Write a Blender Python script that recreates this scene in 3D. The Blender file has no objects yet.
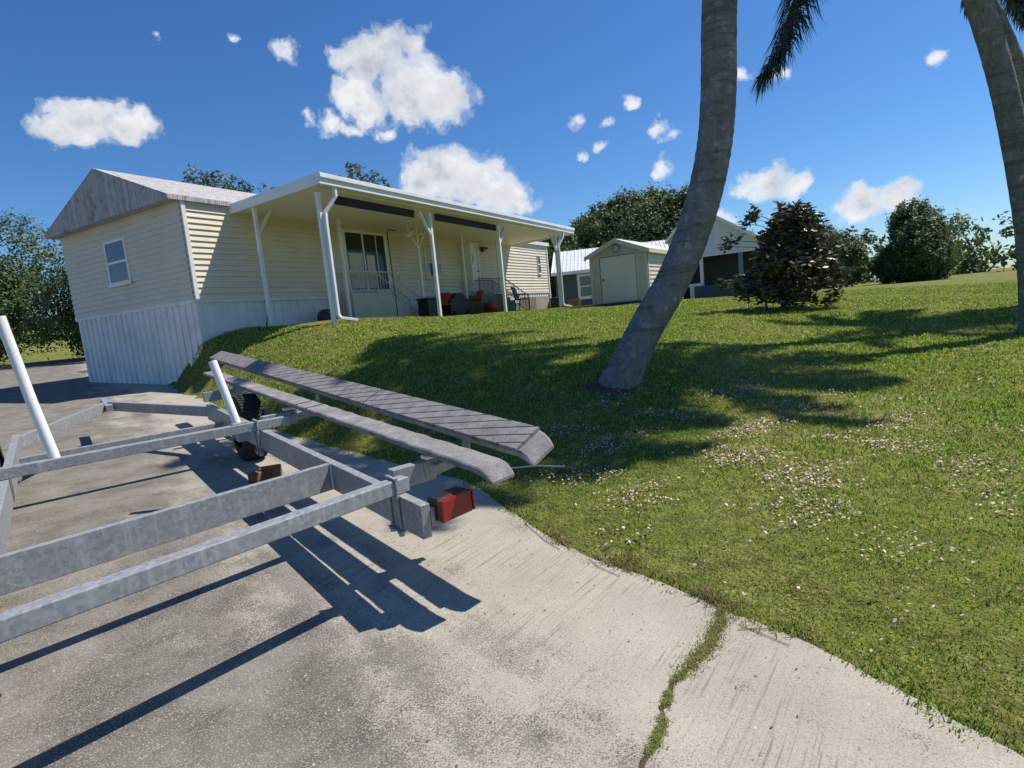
import bpy, math, random
import numpy as np
from mathutils import Vector, Matrix
random.seed(7); rng = np.random.default_rng(7)
sc = bpy.context.scene; COL = sc.collection
R = math.radians

# ------------------------------------------------------------------ helpers
def tag(o, label=None, cat=None, group=None, kind=None):
    if label: o['label'] = label
    if cat: o['category'] = cat
    if group: o['group'] = group
    if kind: o['kind'] = kind
    return o
def thing(name, label, cat, loc=(0, 0, 0), group=None):
    o = bpy.data.objects.new(name, None); COL.objects.link(o); o.location = loc
    o.empty_display_size = .2
    return tag(o, label, cat, group)
def rootloc(p):
    v = Vector((0, 0, 0))
    while p is not None:
        v += Vector(p.location); p = p.parent
    return v
class MB:
    def __init__(s): s.v = []; s.f = []; s.sm = []
    def add(s, vs, fs, smooth=False):
        b = len(s.v); s.v += [tuple(v) for v in vs]
        s.f += [tuple(i + b for i in f) for f in fs]; s.sm += [smooth] * len(fs); return s
    def obox(s, c, X, Y, Z):       # centre and three half-vectors
        c, X, Y, Z = map(Vector, (c, X, Y, Z))
        vs = [c + X * a + Y * b + Z * d for a in (-1, 1) for b in (-1, 1) for d in (-1, 1)]
        fs = [(0, 1, 3, 2), (4, 6, 7, 5), (0, 4, 5, 1), (2, 3, 7, 6), (0, 2, 6, 4), (1, 5, 7, 3)]
        if X.cross(Y).dot(Z) < 0: fs = [f[::-1] for f in fs]
        return s.add(vs, fs)
    def box(s, x0, x1, y0, y1, z0, z1):
        return s.obox(((x0+x1)/2, (y0+y1)/2, (z0+z1)/2), ((x1-x0)/2, 0, 0), (0, (y1-y0)/2, 0), (0, 0, (z1-z0)/2))
    def bar(s, p, q, w, h, up=(0, 0, 1)):
        p, q = Vector(p), Vector(q); d = (q - p); L = d.length; d.normalize()
        up = Vector(up); side = d.cross(up)
        if side.length < 1e-4: side = d.cross(Vector((1, 0, 0)))
        side.normalize(); u = side.cross(d)
        return s.obox((p + q) / 2, d * L / 2, side * w / 2, u * h / 2)
    def tube(s, pts, rad, n=10, cap=True):
        pts = [Vector(p) for p in pts]
        if not hasattr(rad, '__len__'): rad = [rad] * len(pts)
        rings = []; prev = None
        for i, p in enumerate(pts):
            d = (pts[min(i+1, len(pts)-1)] - pts[max(i-1, 0)]).normalized()
            if prev is None:
                a = d.cross(Vector((0, 0, 1)));
                if a.length < 1e-3: a = d.cross(Vector((1, 0, 0)))
            else: a = prev - d * prev.dot(d)
            a.normalize(); prev = a; b = d.cross(a)
            rings.append([p + (a * math.cos(2*math.pi*k/n) + b * math.sin(2*math.pi*k/n)) * rad[i] for k in range(n)])
        vs = [v for r in rings for v in r]; fs = []
        for i in range(len(pts) - 1):
            for k in range(n):
                fs.append((i*n+k, i*n+(k+1) % n, (i+1)*n+(k+1) % n, (i+1)*n+k))
        s.add(vs, fs, True)
        if cap:
            s.add(rings[0], [tuple(range(n))[::-1]]); s.add(rings[-1], [tuple(range(n))])
        return s
    def prism(s, poly, d):         # extrude polygon (3d pts) by vector d
        n = len(poly); d = Vector(d); a = [Vector(p) for p in poly]; b = [p + d for p in a]
        fs = [tuple(range(n))[::-1], tuple(range(n, 2*n))]
        fs += [(i, (i+1) % n, n + (i+1) % n, n + i) for i in range(n)]
        return s.add(a + b, fs)
    def build(s, name, mat, parent=None, label=None, bevel=0, smooth=None):
        off = rootloc(parent) if parent is not None else Vector((0, 0, 0))
        me = bpy.data.meshes.new(name)
        me.from_pydata([tuple(Vector(v) - off) for v in s.v], [], s.f)
        me.polygons.foreach_set('use_smooth', s.sm if smooth is None else [smooth]*len(s.f))
        me.materials.append(mat); me.update()
        import bmesh
        bm = bmesh.new(); bm.from_mesh(me); bmesh.ops.recalc_face_normals(bm, faces=bm.faces); bm.to_mesh(me); bm.free()
        o = bpy.data.objects.new(name, me); COL.objects.link(o)
        if parent is not None: o.parent = parent
        if label: o['label'] = label
        if bevel:
            m = o.modifiers.new('bevel', 'BEVEL'); m.width = bevel; m.segments = 2; m.limit_method = 'ANGLE'; m.angle_limit = R(40)
        return o
def npmesh(name, verts, quads=None, tris=None, mat=None, smooth=False, parent=None):
    verts = np.asarray(verts, np.float32)
    off = rootloc(parent) if parent is not None else Vector((0, 0, 0))
    verts = verts - np.array(off, np.float32)
    me = bpy.data.meshes.new(name); me.vertices.add(len(verts)); me.vertices.foreach_set('co', verts.ravel())
    loops = []; starts = []; tot = 0
    for a, k in ((quads, 4), (tris, 3)):
        if a is None or len(a) == 0: continue
        a = np.asarray(a, np.int32); loops.append(a.ravel())
        starts.append(tot + np.arange(len(a)) * k); tot += a.size
    loops = np.concatenate(loops); starts = np.concatenate(starts).astype(np.int32)
    me.loops.add(len(loops)); me.loops.foreach_set('vertex_index', loops)
    me.polygons.add(len(starts)); me.polygons.foreach_set('loop_start', starts)
    if smooth: me.polygons.foreach_set('use_smooth', [True]*len(starts))
    me.materials.append(mat); me.update(calc_edges=True); me.validate()
    o = bpy.data.objects.new(name, me); COL.objects.link(o)
    if parent is not None: o.parent = parent
    return o
def copy_tree(o, parent=None):
    c = o.copy(); COL.objects.link(c); c.parent = parent
    for ch in list(o.children): copy_tree(ch, c)
    return c

# ------------------------------------------------------------------ materials
class NT:
    def __init__(s, name):
        s.m = bpy.data.materials.new(name); s.m.use_nodes = True; s.t = s.m.node_tree
        s.b = s.t.nodes['Principled BSDF']; s.co = None
    def n(s, typ, **kw):
        nd = s.t.nodes.new(typ)
        for k, v in kw.items():
            if k.startswith('_'): setattr(nd, k[1:], v)
            else: nd.inputs[k.replace('__', ' ')].default_value = v
        return nd
    def l(s, a, b): s.t.links.new(a, b)
    def coord(s, which='Object'):
        if s.co is None: s.co = s.n('ShaderNodeTexCoord')
        return s.co.outputs[which]
    def noise(s, scale, detail=3, rough=.55, vec=None, dist=0):
        nd = s.n('ShaderNodeTexNoise', Scale=scale, Detail=detail, Roughness=rough, Distortion=dist)
        s.l(vec if vec is not None else s.coord(), nd.inputs['Vector']); return nd.outputs['Fac']
    def ramp(s, fac, *stops):
        nd = s.n('ShaderNodeValToRGB'); e = nd.color_ramp.elements
        while len(e) < len(stops): e.new(.5)
        for i, (p, c) in enumerate(stops):
            e[i].position = p; e[i].color = (c, c, c, 1) if not hasattr(c, '__len__') else (*c, 1)
        s.l(fac, nd.inputs['Fac']); return nd.outputs['Color']
    def mix(s, a, b, fac, mode='MIX'):
        nd = s.n('ShaderNodeMix', _data_type='RGBA', _blend_type=mode)
        for sock, v in ((nd.inputs[0], fac), (nd.inputs[6], a), (nd.inputs[7], b)):
            if hasattr(v, 'links') or hasattr(v, 'is_linked'): s.l(v, sock)
            elif hasattr(v, '__len__'): sock.default_value = (*v, 1)
            else: sock.default_value = v
        return nd.outputs[2]
    def math(s, op, a, b=0.0, clamp=False):
        nd = s.n('ShaderNodeMath', _operation=op, _use_clamp=clamp)
        for i, v in enumerate((a, b)):
            if hasattr(v, 'is_linked'): s.l(v, nd.inputs[i])
            else: nd.inputs[i].default_value = v
        return nd.outputs[0]
    def bump(s, h, strength=.3, dist=.01):
        nd = s.n('ShaderNodeBump', Strength=strength, Distance=dist); s.l(h, nd.inputs['Height']); s.l(nd.outputs[0], s.b.inputs['Normal'])
    def set(s, **kw):
        for k, v in kw.items():
            k = k.replace('_', ' ')
            if hasattr(v, 'is_linked'): s.l(v, s.b.inputs[k])
            else: s.b.inputs[k].default_value = (*v, 1) if hasattr(v, '__len__') and len(v) == 3 else v
        return s
def mk(name, c, c2=None, scale=6, rough=.6, metal=0, bump=0, bscale=40, bdist=.004, spread=(.35, .65), spec=.5):
    t = NT(name); c2 = c2 or tuple(x*.82 for x in c)
    f = t.noise(scale, 5); col = t.mix(c, c2, t.ramp(f, (spread[0], 0.), (spread[1], 1.)))
    t.set(Base_Color=col, Roughness=rough, Metallic=metal, Specular_IOR_Level=spec)
    if bump: t.bump(t.noise(bscale, 4), bump, bdist)
    return t.m
M = {}
M['siding'] = mk('tan_siding', (.69, .63, .51), (.62, .565, .455), 1.2, .55)
M['siding_shed'] = mk('shed_siding', (.62, .58, .48), (.55, .515, .42), 1.5, .6)
M['shed_door'] = mk('shed_door_paint', (.72, .69, .58), (.67, .64, .54), 1.0, .5)
M['white'] = mk('white_paint', (.78, .78, .76), (.68, .68, .66), 2.2, .4)
M['whitem'] = mk('white_metal', (.80, .81, .82), (.70, .71, .72), 1.5, .35)
M['ceiling'] = mk('porch_ceiling', (.80, .77, .68), (.74, .70, .62), .8, .5)
M['gray'] = mk('gray_wall_paint', (.085, .105, .13), (.07, .088, .11), .7, .7)
M['dgray'] = mk('dark_screen', (.035, .045, .06), (.028, .036, .048), 1.0, .5)
M['navy'] = mk('navy_canvas', (.018, .022, .045), (.012, .016, .034), 4, .8, bump=.3)
M['black'] = mk('black_plastic', (.018, .018, .02), (.012, .012, .014), 8, .45)
M['red'] = mk('red_plastic', (.33, .025, .02), (.22, .018, .016), 6, .5)
M['railm'] = mk('rail_metal', (.62, .62, .61), (.50, .50, .50), 8, .4, .1)
M['dkrail'] = mk('dark_rail_metal', (.24, .21, .19), (.17, .15, .13), 8, .5, .3)
M['conc'] = mk('cast_concrete', (.52, .49, .42), (.44, .42, .36), 3, .85, bump=.3)
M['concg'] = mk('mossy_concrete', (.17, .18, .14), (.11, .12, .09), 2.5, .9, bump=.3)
M['brick'] = mk('brown_block', (.24, .115, .065), (.16, .07, .04), 12, .9, bump=.6)
M['rubber'] = mk('tyre_rubber', (.028, .027, .026), (.018, .018, .018), 14, .8, bump=.3)
M['wood'] = mk('weathered_wood', (.26, .20, .14), (.15, .12, .09), 8, .8, bump=.4)
M['brown'] = mk('brown_metal', (.06, .035, .02), (.04, .025, .015), 5, .5)
M['soil'] = mk('mulch', (.06, .035, .02), (.10, .06, .035), 20, .95, bump=.8, bdist=.02)
M['twig'] = mk('dry_twig', (.30, .23, .15), (.18, .13, .08), 15, .85)
M['bark'] = mk('tree_bark', (.12, .09, .065), (.07, .055, .04), 5, .9, bump=.8, bscale=12, bdist=.03)
M['curtain_sheen'] = mk('white_curtain_sheen', (.55, .55, .53), (.47, .47, .46), 3, .8)  # pale curtain tone, also used to paint reflections in the glass
M['carpaint'] = mk('pale_car_paint', (.62, .63, .63), (.56, .57, .57), 1, .25)
M['glass'] = NT('window_glass').set(Base_Color=(.03, .036, .045), Roughness=.06, Specular_IOR_Level=.8).m
M['glass'] = mk('window_glass', (.03, .036, .045), (.05, .055, .06), .9, .07, spec=.9)
M['dglass'] = mk('door_glass', (.022, .026, .035), (.035, .04, .05), .8, .12, spec=.4)

def galv():
    t = NT('galvanised_steel')
    v = t.n('ShaderNodeTexVoronoi', Scale=55); t.l(t.coord(), v.inputs['Vector'])
    sp = t.ramp(v.outputs['Color'], (.1, (.22, .235, .25)), (.9, (.36, .38, .40)))
    big = t.noise(5, 6, .65)
    c = t.mix(sp, (.25, .26, .265), t.ramp(big, (.42, 0.), (.72, .75)))
    # vertical run marks
    mp = t.n('ShaderNodeMapping'); mp.inputs['Scale'].default_value = (30, 30, 2); t.l(t.coord(), mp.inputs[0])
    st = t.noise(1, 3, .6, mp.outputs[0]); c = t.mix(c, (.55, .56, .56), t.ramp(st, (.52, 0.), (.75, .45)))
    rust = t.noise(14, 5, .7); c = t.mix(c, (.20, .12, .07), t.ramp(rust, (.66, 0.), (.76, .5)))
    t.set(Base_Color=c, Metallic=.25, Roughness=t.ramp(big, (.3, .42), (.7, .62)))
    t.bump(t.noise(60, 3), .12, .002); return t.m
M['galv'] = galv()
def lightred():
    t = NT('red_lens')
    w = t.n('ShaderNodeTexWave', Scale=60, Distortion=.2, _bands_direction='Z'); t.l(t.coord(), w.inputs['Vector'])
    c = t.mix((.30, .010, .016), (.20, .006, .011), t.noise(18, 4))
    t.set(Base_Color=c, Roughness=.22, Specular_IOR_Level=.6, Coat_Weight=.4, Coat_Roughness=.1)
    t.bump(w.outputs['Fac'], .25, .002); return t.m
M['lens'] = lightred()
def carpet(base, name):
    t = NT(name)
    c = t.mix(base, tuple(x*.62 for x in base), t.ramp(t.noise(9, 6, .65), (.38, 0.), (.66, 1.)))
    c = t.mix(c, tuple(x*.3 for x in base), t.ramp(t.noise(170, 2, .5), (.52, 0.), (.7, .8)))
    c = t.mix(c, (.42, .41, .42), t.ramp(t.noise(3.1, 5, .7), (.56, 0.), (.72, .6)))
    t.set(Base_Color=c, Roughness=.95, Specular_IOR_Level=.15); t.bump(t.noise(200, 3), .8, .004); return t.m
M['carpet'] = carpet((.29, .285, .285), 'worn_bunk_carpet')
M['core'] = carpet((.03, .028, .027), 'dark_bunk_board')
M['seam_dark'] = mk('board_core', (.05, .047, .045), None, 20, .95)  # dark tone of the bunk carpet seams

def concrete_drive():
    t = NT('broomed_concrete'); P = t.coord()
    def aniso(ang, sx, sy):
        mp = t.n('ShaderNodeMapping', _vector_type='TEXTURE'); mp.inputs['Rotation'].default_value = (0, 0, R(ang)); mp.inputs['Scale'].default_value = (sx, sy, 1); t.l(P, mp.inputs[0]); return mp.outputs[0]
    base = t.mix((.42, .39, .328), (.34, .315, .265), t.ramp(t.noise(1.6, 7, .62), (.36, 0.), (.66, 1.)))
    agg = t.noise(150, 3, .65); base = t.mix(base, (.20, .185, .155), t.ramp(agg, (.52, 0.), (.68, .75)))
    grit = t.noise(60, 4, .7); base = t.mix(base, (.25, .225, .185), t.ramp(grit, (.56, 0.), (.70, .55)))
    spots = t.n('ShaderNodeTexVoronoi', Scale=24, Randomness=1.); t.l(P, spots.inputs['Vector'])
    base = t.mix(base, (.09, .075, .06), t.math('MULTIPLY', t.ramp(spots.outputs['Distance'], (.05, 1.), (.16, 0.)), t.ramp(t.noise(6, 2), (.54, 0.), (.62, .8))))
    br = t.noise(1, 3, .6, aniso(52, .55, .0135))      # broom marks across the drive
    base = t.mix(base, (.185, .165, .135), t.math('MULTIPLY', t.ramp(br, (.55, 0.), (.66, .8)), t.ramp(t.noise(1.9, 4), (.42, 0.), (.58, 1.))))
    sx = t.n('ShaderNodeSeparateXYZ'); t.l(P, sx.inputs[0])
    c = t.math('ADD', t.math('MULTIPLY', sx.outputs[0], .777), t.math('MULTIPLY', sx.outputs[1], .63))
    g = t.n('ShaderNodeMapRange'); g.inputs['From Min'].default_value = 1.95; g.inputs['From Max'].default_value = .15; t.l(c, g.inputs['Value'])
    streak = t.noise(1, 6, .62, aniso(129, .9, .26))
    blot = t.noise(2.6, 7, .66)
    m = t.math('ADD', t.math('MULTIPLY', g.outputs[0], 1.05), t.math('MULTIPLY', t.math('SUBTRACT', streak, .5), 1.5))
    m = t.math('ADD', m, t.math('MULTIPLY', t.math('SUBTRACT', blot, .5), 1.5))
    m = t.ramp(m, (.20, 0.), (.80, 1.))
    fine = t.noise(135, 5, .8)
    m = t.ramp(t.math('ADD', t.math('MULTIPLY', m, .66), t.math('MULTIPLY', t.math('SUBTRACT', fine, .5), 4.2)), (.22, 0.), (.58, 1.))
    stain = t.mix(t.mix((.180, .166, .148), (.074, .067, .060), t.ramp(t.noise(3.1, 5, .6), (.38, 0.), (.62, 1.))), (.04, .032, .026), t.ramp(t.noise(190, 3, .7), (.5, 0.), (.66, .7)))
    col = t.mix(base, stain, t.math('MULTIPLY', m, .90))
    fl = t.n('ShaderNodeTexVoronoi', Scale=21); t.l(P, fl.inputs['Vector'])
    col = t.mix(col, (.52, .50, .45), t.math('MULTIPLY', t.ramp(fl.outputs['Distance'], (.06, 1.), (.13, 0.)), t.ramp(t.noise(8, 2), (.56, 0.), (.62, .9))))
    t.set(Base_Color=col, Roughness=.92, Specular_IOR_Level=.25)
    h = t.math('ADD', t.math('ADD', agg, grit), t.math('MULTIPLY', br, 1.2)); t.bump(h, .4, .004); return t.m
M['drive'] = concrete_drive()
def soilgrass():
    t = NT('lawn_ground')
    n1 = t.noise(.55, 5, .6); n2 = t.noise(9, 5, .7)
    c = t.mix((.14, .18, .032), (.27, .25, .085), t.ramp(n1, (.4, 0.), (.65, 1.)))
    c = t.mix(c, (.10, .105, .03), t.ramp(n2, (.42, 0.), (.62, 1.)))
    c = t.mix(c, (.36, .30, .17), t.ramp(t.noise(24, 3, .6), (.58, 0.), (.72, .7)))
    t.set(Base_Color=c, Roughness=.95, Specular_IOR_Level=.1); t.bump(t.noise(45, 4), 1., .03); return t.m
M['lawn'] = soilgrass()
def leafmat(name, cols, pos=None, rough=.55, trans=.25, spec=.3, patch=None):
    t = NT(name)
    g = t.n('ShaderNodeNewGeometry'); r = g.outputs['Random Per Island']
    n = len(cols); stops = [((i + .5) / n, c) for i, c in enumerate(cols)]
    c = t.ramp(r, *stops)
    if patch is not None:
        f = t.noise(patch[1], 4, .6); c = t.mix(c, patch[0], t.ramp(f, (.48, 0.), (.68, patch[2])))
    t.set(Base_Color=c, Roughness=rough, Specular_IOR_Level=spec)
    tr = t.n('ShaderNodeBsdfTranslucent'); t.l(c, tr.inputs[0]); mx = t.n('ShaderNodeMixShader'); mx.inputs[0].default_value = trans
    t.l(t.b.outputs[0], mx.inputs[1]); t.l(tr.outputs[0], mx.inputs[2]); t.l(mx.outputs[0], t.t.nodes['Material Output'].inputs[0])
    return t.m
M['blade'] = leafmat('grass_blades', [(.055, .14, .010), (.115, .25, .016), (.20, .34, .026), (.32, .42, .045), (.50, .49, .14)], rough=.42, trans=.5, patch=((.44, .39, .14), .45, .55))
M['dry'] = leafmat('dry_grass', [(.28, .20, .09), (.20, .13, .06), (.33, .27, .15)], trans=.3)
M['petal'] = leafmat('fallen_petals', [(.58, .42, .39), (.66, .52, .48), (.46, .32, .29), (.74, .63, .58)], trans=.2)
M['leaf_dark'] = leafmat('dark_foliage', [(.042, .078, .030), (.07, .12, .042), (.10, .155, .05), (.15, .20, .065)], trans=.3, patch=((.17, .21, .075), .35, .5))
M['leaf_mid'] = leafmat('mid_foliage', [(.045, .075, .026), (.075, .115, .038), (.11, .15, .05)], trans=.25)
M['leaf_mag'] = leafmat('bronze_leaves', [(.035, .055, .022), (.055, .08, .03), (.12, .085, .055), (.07, .10, .04), (.09, .12, .05), (.15, .13, .09)], trans=.12, rough=.45, spec=.35)
M['frond'] = leafmat('palm_leaflets', [(.035, .052, .028), (.055, .078, .038), (.085, .11, .055)], trans=.12, rough=.35, spec=.5)
M['weed'] = leafmat('crack_weeds', [(.17, .22, .045), (.25, .30, .06), (.34, .37, .10), (.40, .34, .17)], trans=.3)
def palmbark():
    t = NT('palm_bark'); P = t.coord()
    mp = t.n('ShaderNodeMapping'); mp.inputs['Scale'].default_value = (7, 7, 2.2); t.l(P, mp.inputs[0])
    streak = t.noise(1.6, 6, .65, mp.outputs[0])
    c = t.mix((.155, .15, .145), (.245, .24, .23), t.ramp(streak, (.35, 0.), (.65, 1.)))
    c = t.mix(c, (.42, .42, .39), t.ramp(t.noise(6.5, 7, .72), (.55, 0.), (.66, .8)))
    c = t.mix(c, (.15, .17, .12), t.ramp(t.noise(2.2, 4, .6), (.48, 0.), (.64, .55)))
    c = t.mix(c, (.07, .06, .05), t.ramp(t.noise(16, 4, .7), (.56, 0.), (.68, .7)))
    mp2 = t.n('ShaderNodeMapping'); mp2.inputs['Scale'].default_value = (.8, .8, 11); t.l(P, mp2.inputs[0])
    ring = t.noise(1.3, 4, .6, mp2.outputs[0], .5)
    c = t.mix(c, (.10, .09, .08), t.ramp(ring, (.54, 0.), (.62, .6)))
    t.set(Base_Color=c, Roughness=.95, Specular_IOR_Level=.1)
    t.bump(t.math('ADD', t.math('ADD', streak, t.noise(30, 4)), t.math('MULTIPLY', ring, .8)), .7, .02); return t.m
M['palmbark'] = palmbark()
def metalroof():
    t = NT('white_metal_roofing')
    c = t.mix((.70, .72, .74), (.58, .60, .63), t.ramp(t.noise(2.5, 5), (.4, 0.), (.65, 1.))); t.set(Base_Color=c, Roughness=.4); return t.m
M['mroof'] = metalroof()
def shingle():
    t = NT('pale_shingle'); b = t.n('ShaderNodeTexBrick', Scale=5.5); t.l(t.coord(), b.inputs['Vector'])
    b.inputs['Color1'].default_value = (.50, .49, .50, 1); b.inputs['Color2'].default_value = (.36, .35, .36, 1); b.inputs['Mortar'].default_value = (.16, .16, .16, 1)
    c = t.mix(b.outputs[0], (.15, .15, .15), t.ramp(t.noise(5, 5, .7), (.52, 0.), (.68, .85))); t.set(Base_Color=c, Roughness=.9); return t.m
M['shingle'] = shingle()

# ------------------------------------------------------------------ camera
EYE = 1.6
def cam():
    th, r = R(-7.0), R(5.5)
    fwd = Vector((0, math.cos(th), math.sin(th))); r0 = Vector((1, 0, 0)); u0 = r0.cross(fwd)
    right = r0 * math.cos(r) - u0 * math.sin(r); up = right.cross(fwd)
    c = bpy.data.cameras.new('camera'); c.sensor_width = 36; c.lens = 36 * 560 / 1024; c.clip_end = 3000; c.clip_start = .05
    o = bpy.data.objects.new('camera', c); COL.objects.link(o); sc.camera = o
    m = Matrix((right, up, -fwd)).transposed().to_4x4(); m.translation = (0, 0, EYE); o.matrix_world = m
cam()
sc.render.resolution_x = 1024; sc.render.resolution_y = 768

# ------------------------------------------------------------------ terrain
G = .044; AZ = R(-38); AX, AY = math.sin(AZ), math.cos(AZ)
def zd(x, y): return G * (x * AX + y * AY)
EDGE = np.array([(2.6, -.6), (2.1, .45), (1.72, 1.25), (1.42, 1.9), (1.18, 2.32), (1.06, 2.44), (.93, 2.60), (.80, 2.78), (.61, 2.99), (.40, 3.20), (.21, 3.45), (.02, 3.82), (-.18, 4.2), (-.30, 4.5), (-.47, 4.82), (-.78, 5.12), (-1.19, 5.5), (-2.18, 6.45), (-3.32, 7.6), (-4.3, 8.7), (-6, 10.9), (-9, 14.8), (-14, 21.4), (-20, 29)])
def sdist(x, y):
    """signed distance to the drive edge, positive on the lawn"""
    x = np.asarray(x, float); y = np.asarray(y, float)
    best = np.full(x.shape, 1e9); sg = np.ones(x.shape)
    for a, b in zip(EDGE[:-1], EDGE[1:]):
        d = b - a; L = d @ d
        t = np.clip(((x-a[0])*d[0] + (y-a[1])*d[1]) / L, 0, 1)
        dx = x - a[0] - t*d[0]; dy = y - a[1] - t*d[1]; ds = np.hypot(dx, dy)
        cr = d[0]*(y-a[1]) - d[1]*(x-a[0]); m = ds < best
        best = np.where(m, ds, best); sg = np.where(m, np.where(cr < 0, 1, -1), sg)
    return best * sg
CP = [(e[0], e[1], zd(*e) + .01) for e in EDGE] + [
 (1.3, 6.4, .67), (-.2, 6.5, .66), (-1.6, 8.0, .98), (0, 9, 1.08), (2, 9, .98), (-3.0, 9.6, 1.2), (-2.2, 12, 1.52), (0, 12.5, 1.42), (2, 13, 1.30), (0, 16, 1.60),
 (-3.6, 12.3, 1.71), (-5.2, 12.9, 1.82), (-5.7, 13.7, 1.84), (-6.4, 13.0, 1.80), (-7.4, 13.6, 1.55), (-1.7, 16, 1.70), (.3, 19.3, 1.67), (2.6, 23.2, 1.66), (5.2, 30, 1.62), (2.4, 29.3, 1.66), (-6, 22, 1.8),
 (3.5, 22, 1.56), (5.5, 21, 1.53), (6.5, 14.3, 1.08), (4, 16, 1.34), (4, 10, .82), (4, 6.5, .48), (3, 4, .22), (5, 2, .08), (8, 6, .35), (9, 10, .68), (10, 18, 1.2), (9, 25, 1.47), (13, 31, 1.42), (18, 22, 1.05),
 (20, 35, 1.3), (20, 8, .35), (8, -4, -.05), (3.5, 45, 1.5), (-10, 32, 1.7), (-20, 45, 1.5), (30, 55, 1.3), (40, 10, .3)]
CP = np.array(CP)
def tps():
    n = len(CP); d = np.hypot(CP[:, None, 0]-CP[None, :, 0], CP[:, None, 1]-CP[None, :, 1])
    K = np.where(d > 0, d*d*np.log(np.maximum(d, 1e-9)), 0) + np.eye(n)*.02
    Pm = np.c_[np.ones(n), CP[:, :2]]; A = np.zeros((n+3, n+3)); A[:n, :n] = K; A[:n, n:] = Pm; A[n:, :n] = Pm.T
    return np.linalg.solve(A, np.r_[CP[:, 2], 0, 0, 0])
W = tps()
def zl(x, y):
    x = np.asarray(x, float); y = np.asarray(y, float)
    rr = np.hypot(x, y); k = np.clip(55/np.maximum(rr, 1e-6), 0, 1); xx = x*k; yy = y*k
    z = W[-3] + W[-2]*xx + W[-1]*yy
    for i in range(len(CP)):
        d = np.hypot(xx-CP[i, 0], yy-CP[i, 1]); z = z + W[i]*np.where(d > 0, d*d*np.log(np.maximum(d, 1e-9)), 0)
    z = z * np.clip((140-rr)/80, 0, 1) + 1.2*np.clip(1-(140-rr)/80, 0, 1)
    s = sdist(x, y); w = np.clip((s + .02)/.5, 0, 1); w = w*w*(3-2*w)
    return zd(x, y)*(1-w) + z*w
def lawnz(x, y):
    s = sdist(x, y)
    z = zl(x, y)
    bumpy = (np.sin(x*3.1+y*1.7)*np.sin(y*2.3-x*.9)*.012 + np.sin(x*9+1)*np.sin(y*8)*.005) * np.clip(s*3, 0, 1)
    return np.where(s > 0, z + .008 + bumpy, np.where(s > -.03, zd(x, y)-.02, zd(x, y)-.09))
def gz(x, y): return float(lawnz(np.array([x]), np.array([y]))[0])
def lawn():
    xs = np.unique(np.r_[-600, -400, -250, -150, -100, -70, np.arange(-50, -14, 2.), np.arange(-14, -6, .5), np.arange(-6, 9, .09), np.arange(9, 20, .6), np.arange(20, 60, 3.), 80, 120, 180, 280, 400, 600].astype(float))
    ys = np.unique(np.r_[-300, -100, -40, -20, np.arange(-10, 0, 1.), np.arange(0, 11, .09), np.arange(11, 34, .35), np.arange(34, 70, 2.), 90, 120, 180, 260, 400, 700].astype(float))
    X, Y = np.meshgrid(xs, ys); Z = lawnz(X.ravel(), Y.ravel())
    nx = len(xs); i = np.arange((len(ys)-1)*(nx-1)); r = i//(nx-1)*nx + i % (nx-1)
    o = npmesh('lawn', np.c_[X.ravel(), Y.ravel(), Z], quads=np.c_[r, r+1, r+1+nx, r+nx], mat=M['lawn'], smooth=True)
    tag(o, kind='structure')
lawn()
def drive():
    off = np.random.default_rng(3)
    pts = []
    E = [tuple(e) for e in EDGE]
    # finer, slightly ragged edge
    fine = []
    for a, b in zip(E[:-1], E[1:]):
        L = math.hypot(b[0]-a[0], b[1]-a[1]); n = max(1, int(L/.06)) if b[1] < 12 else 1
        for k in range(n):
            t = k/n; fine.append((a[0]+(b[0]-a[0])*t + off.normal(0, .006), a[1]+(b[1]-a[1])*t + off.normal(0, .006)))
    fine.append(E[-1])
    far = [(x - 22*.79, y - 22*.61) for x, y in (fine[-1], fine[0])]
    mb = MB(); top = [(x, y, zd(x, y)) for x, y in fine]
    L = [(x - 22*.79, y - 22*.61, zd(x - 22*.79, y - 22*.61)) for x, y in fine]
    n = len(fine)
    mb.add(top + L + [(x, y, z-.1) for x, y, z in top], [(i, i+1, n+i+1, n+i) for i in range(n-1)] + [(i, 2*n+i, 2*n+i+1, i+1) for i in range(n-1)])
    tag(mb.build('driveway', M['drive'], smooth=False), kind='structure')
drive()

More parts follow.
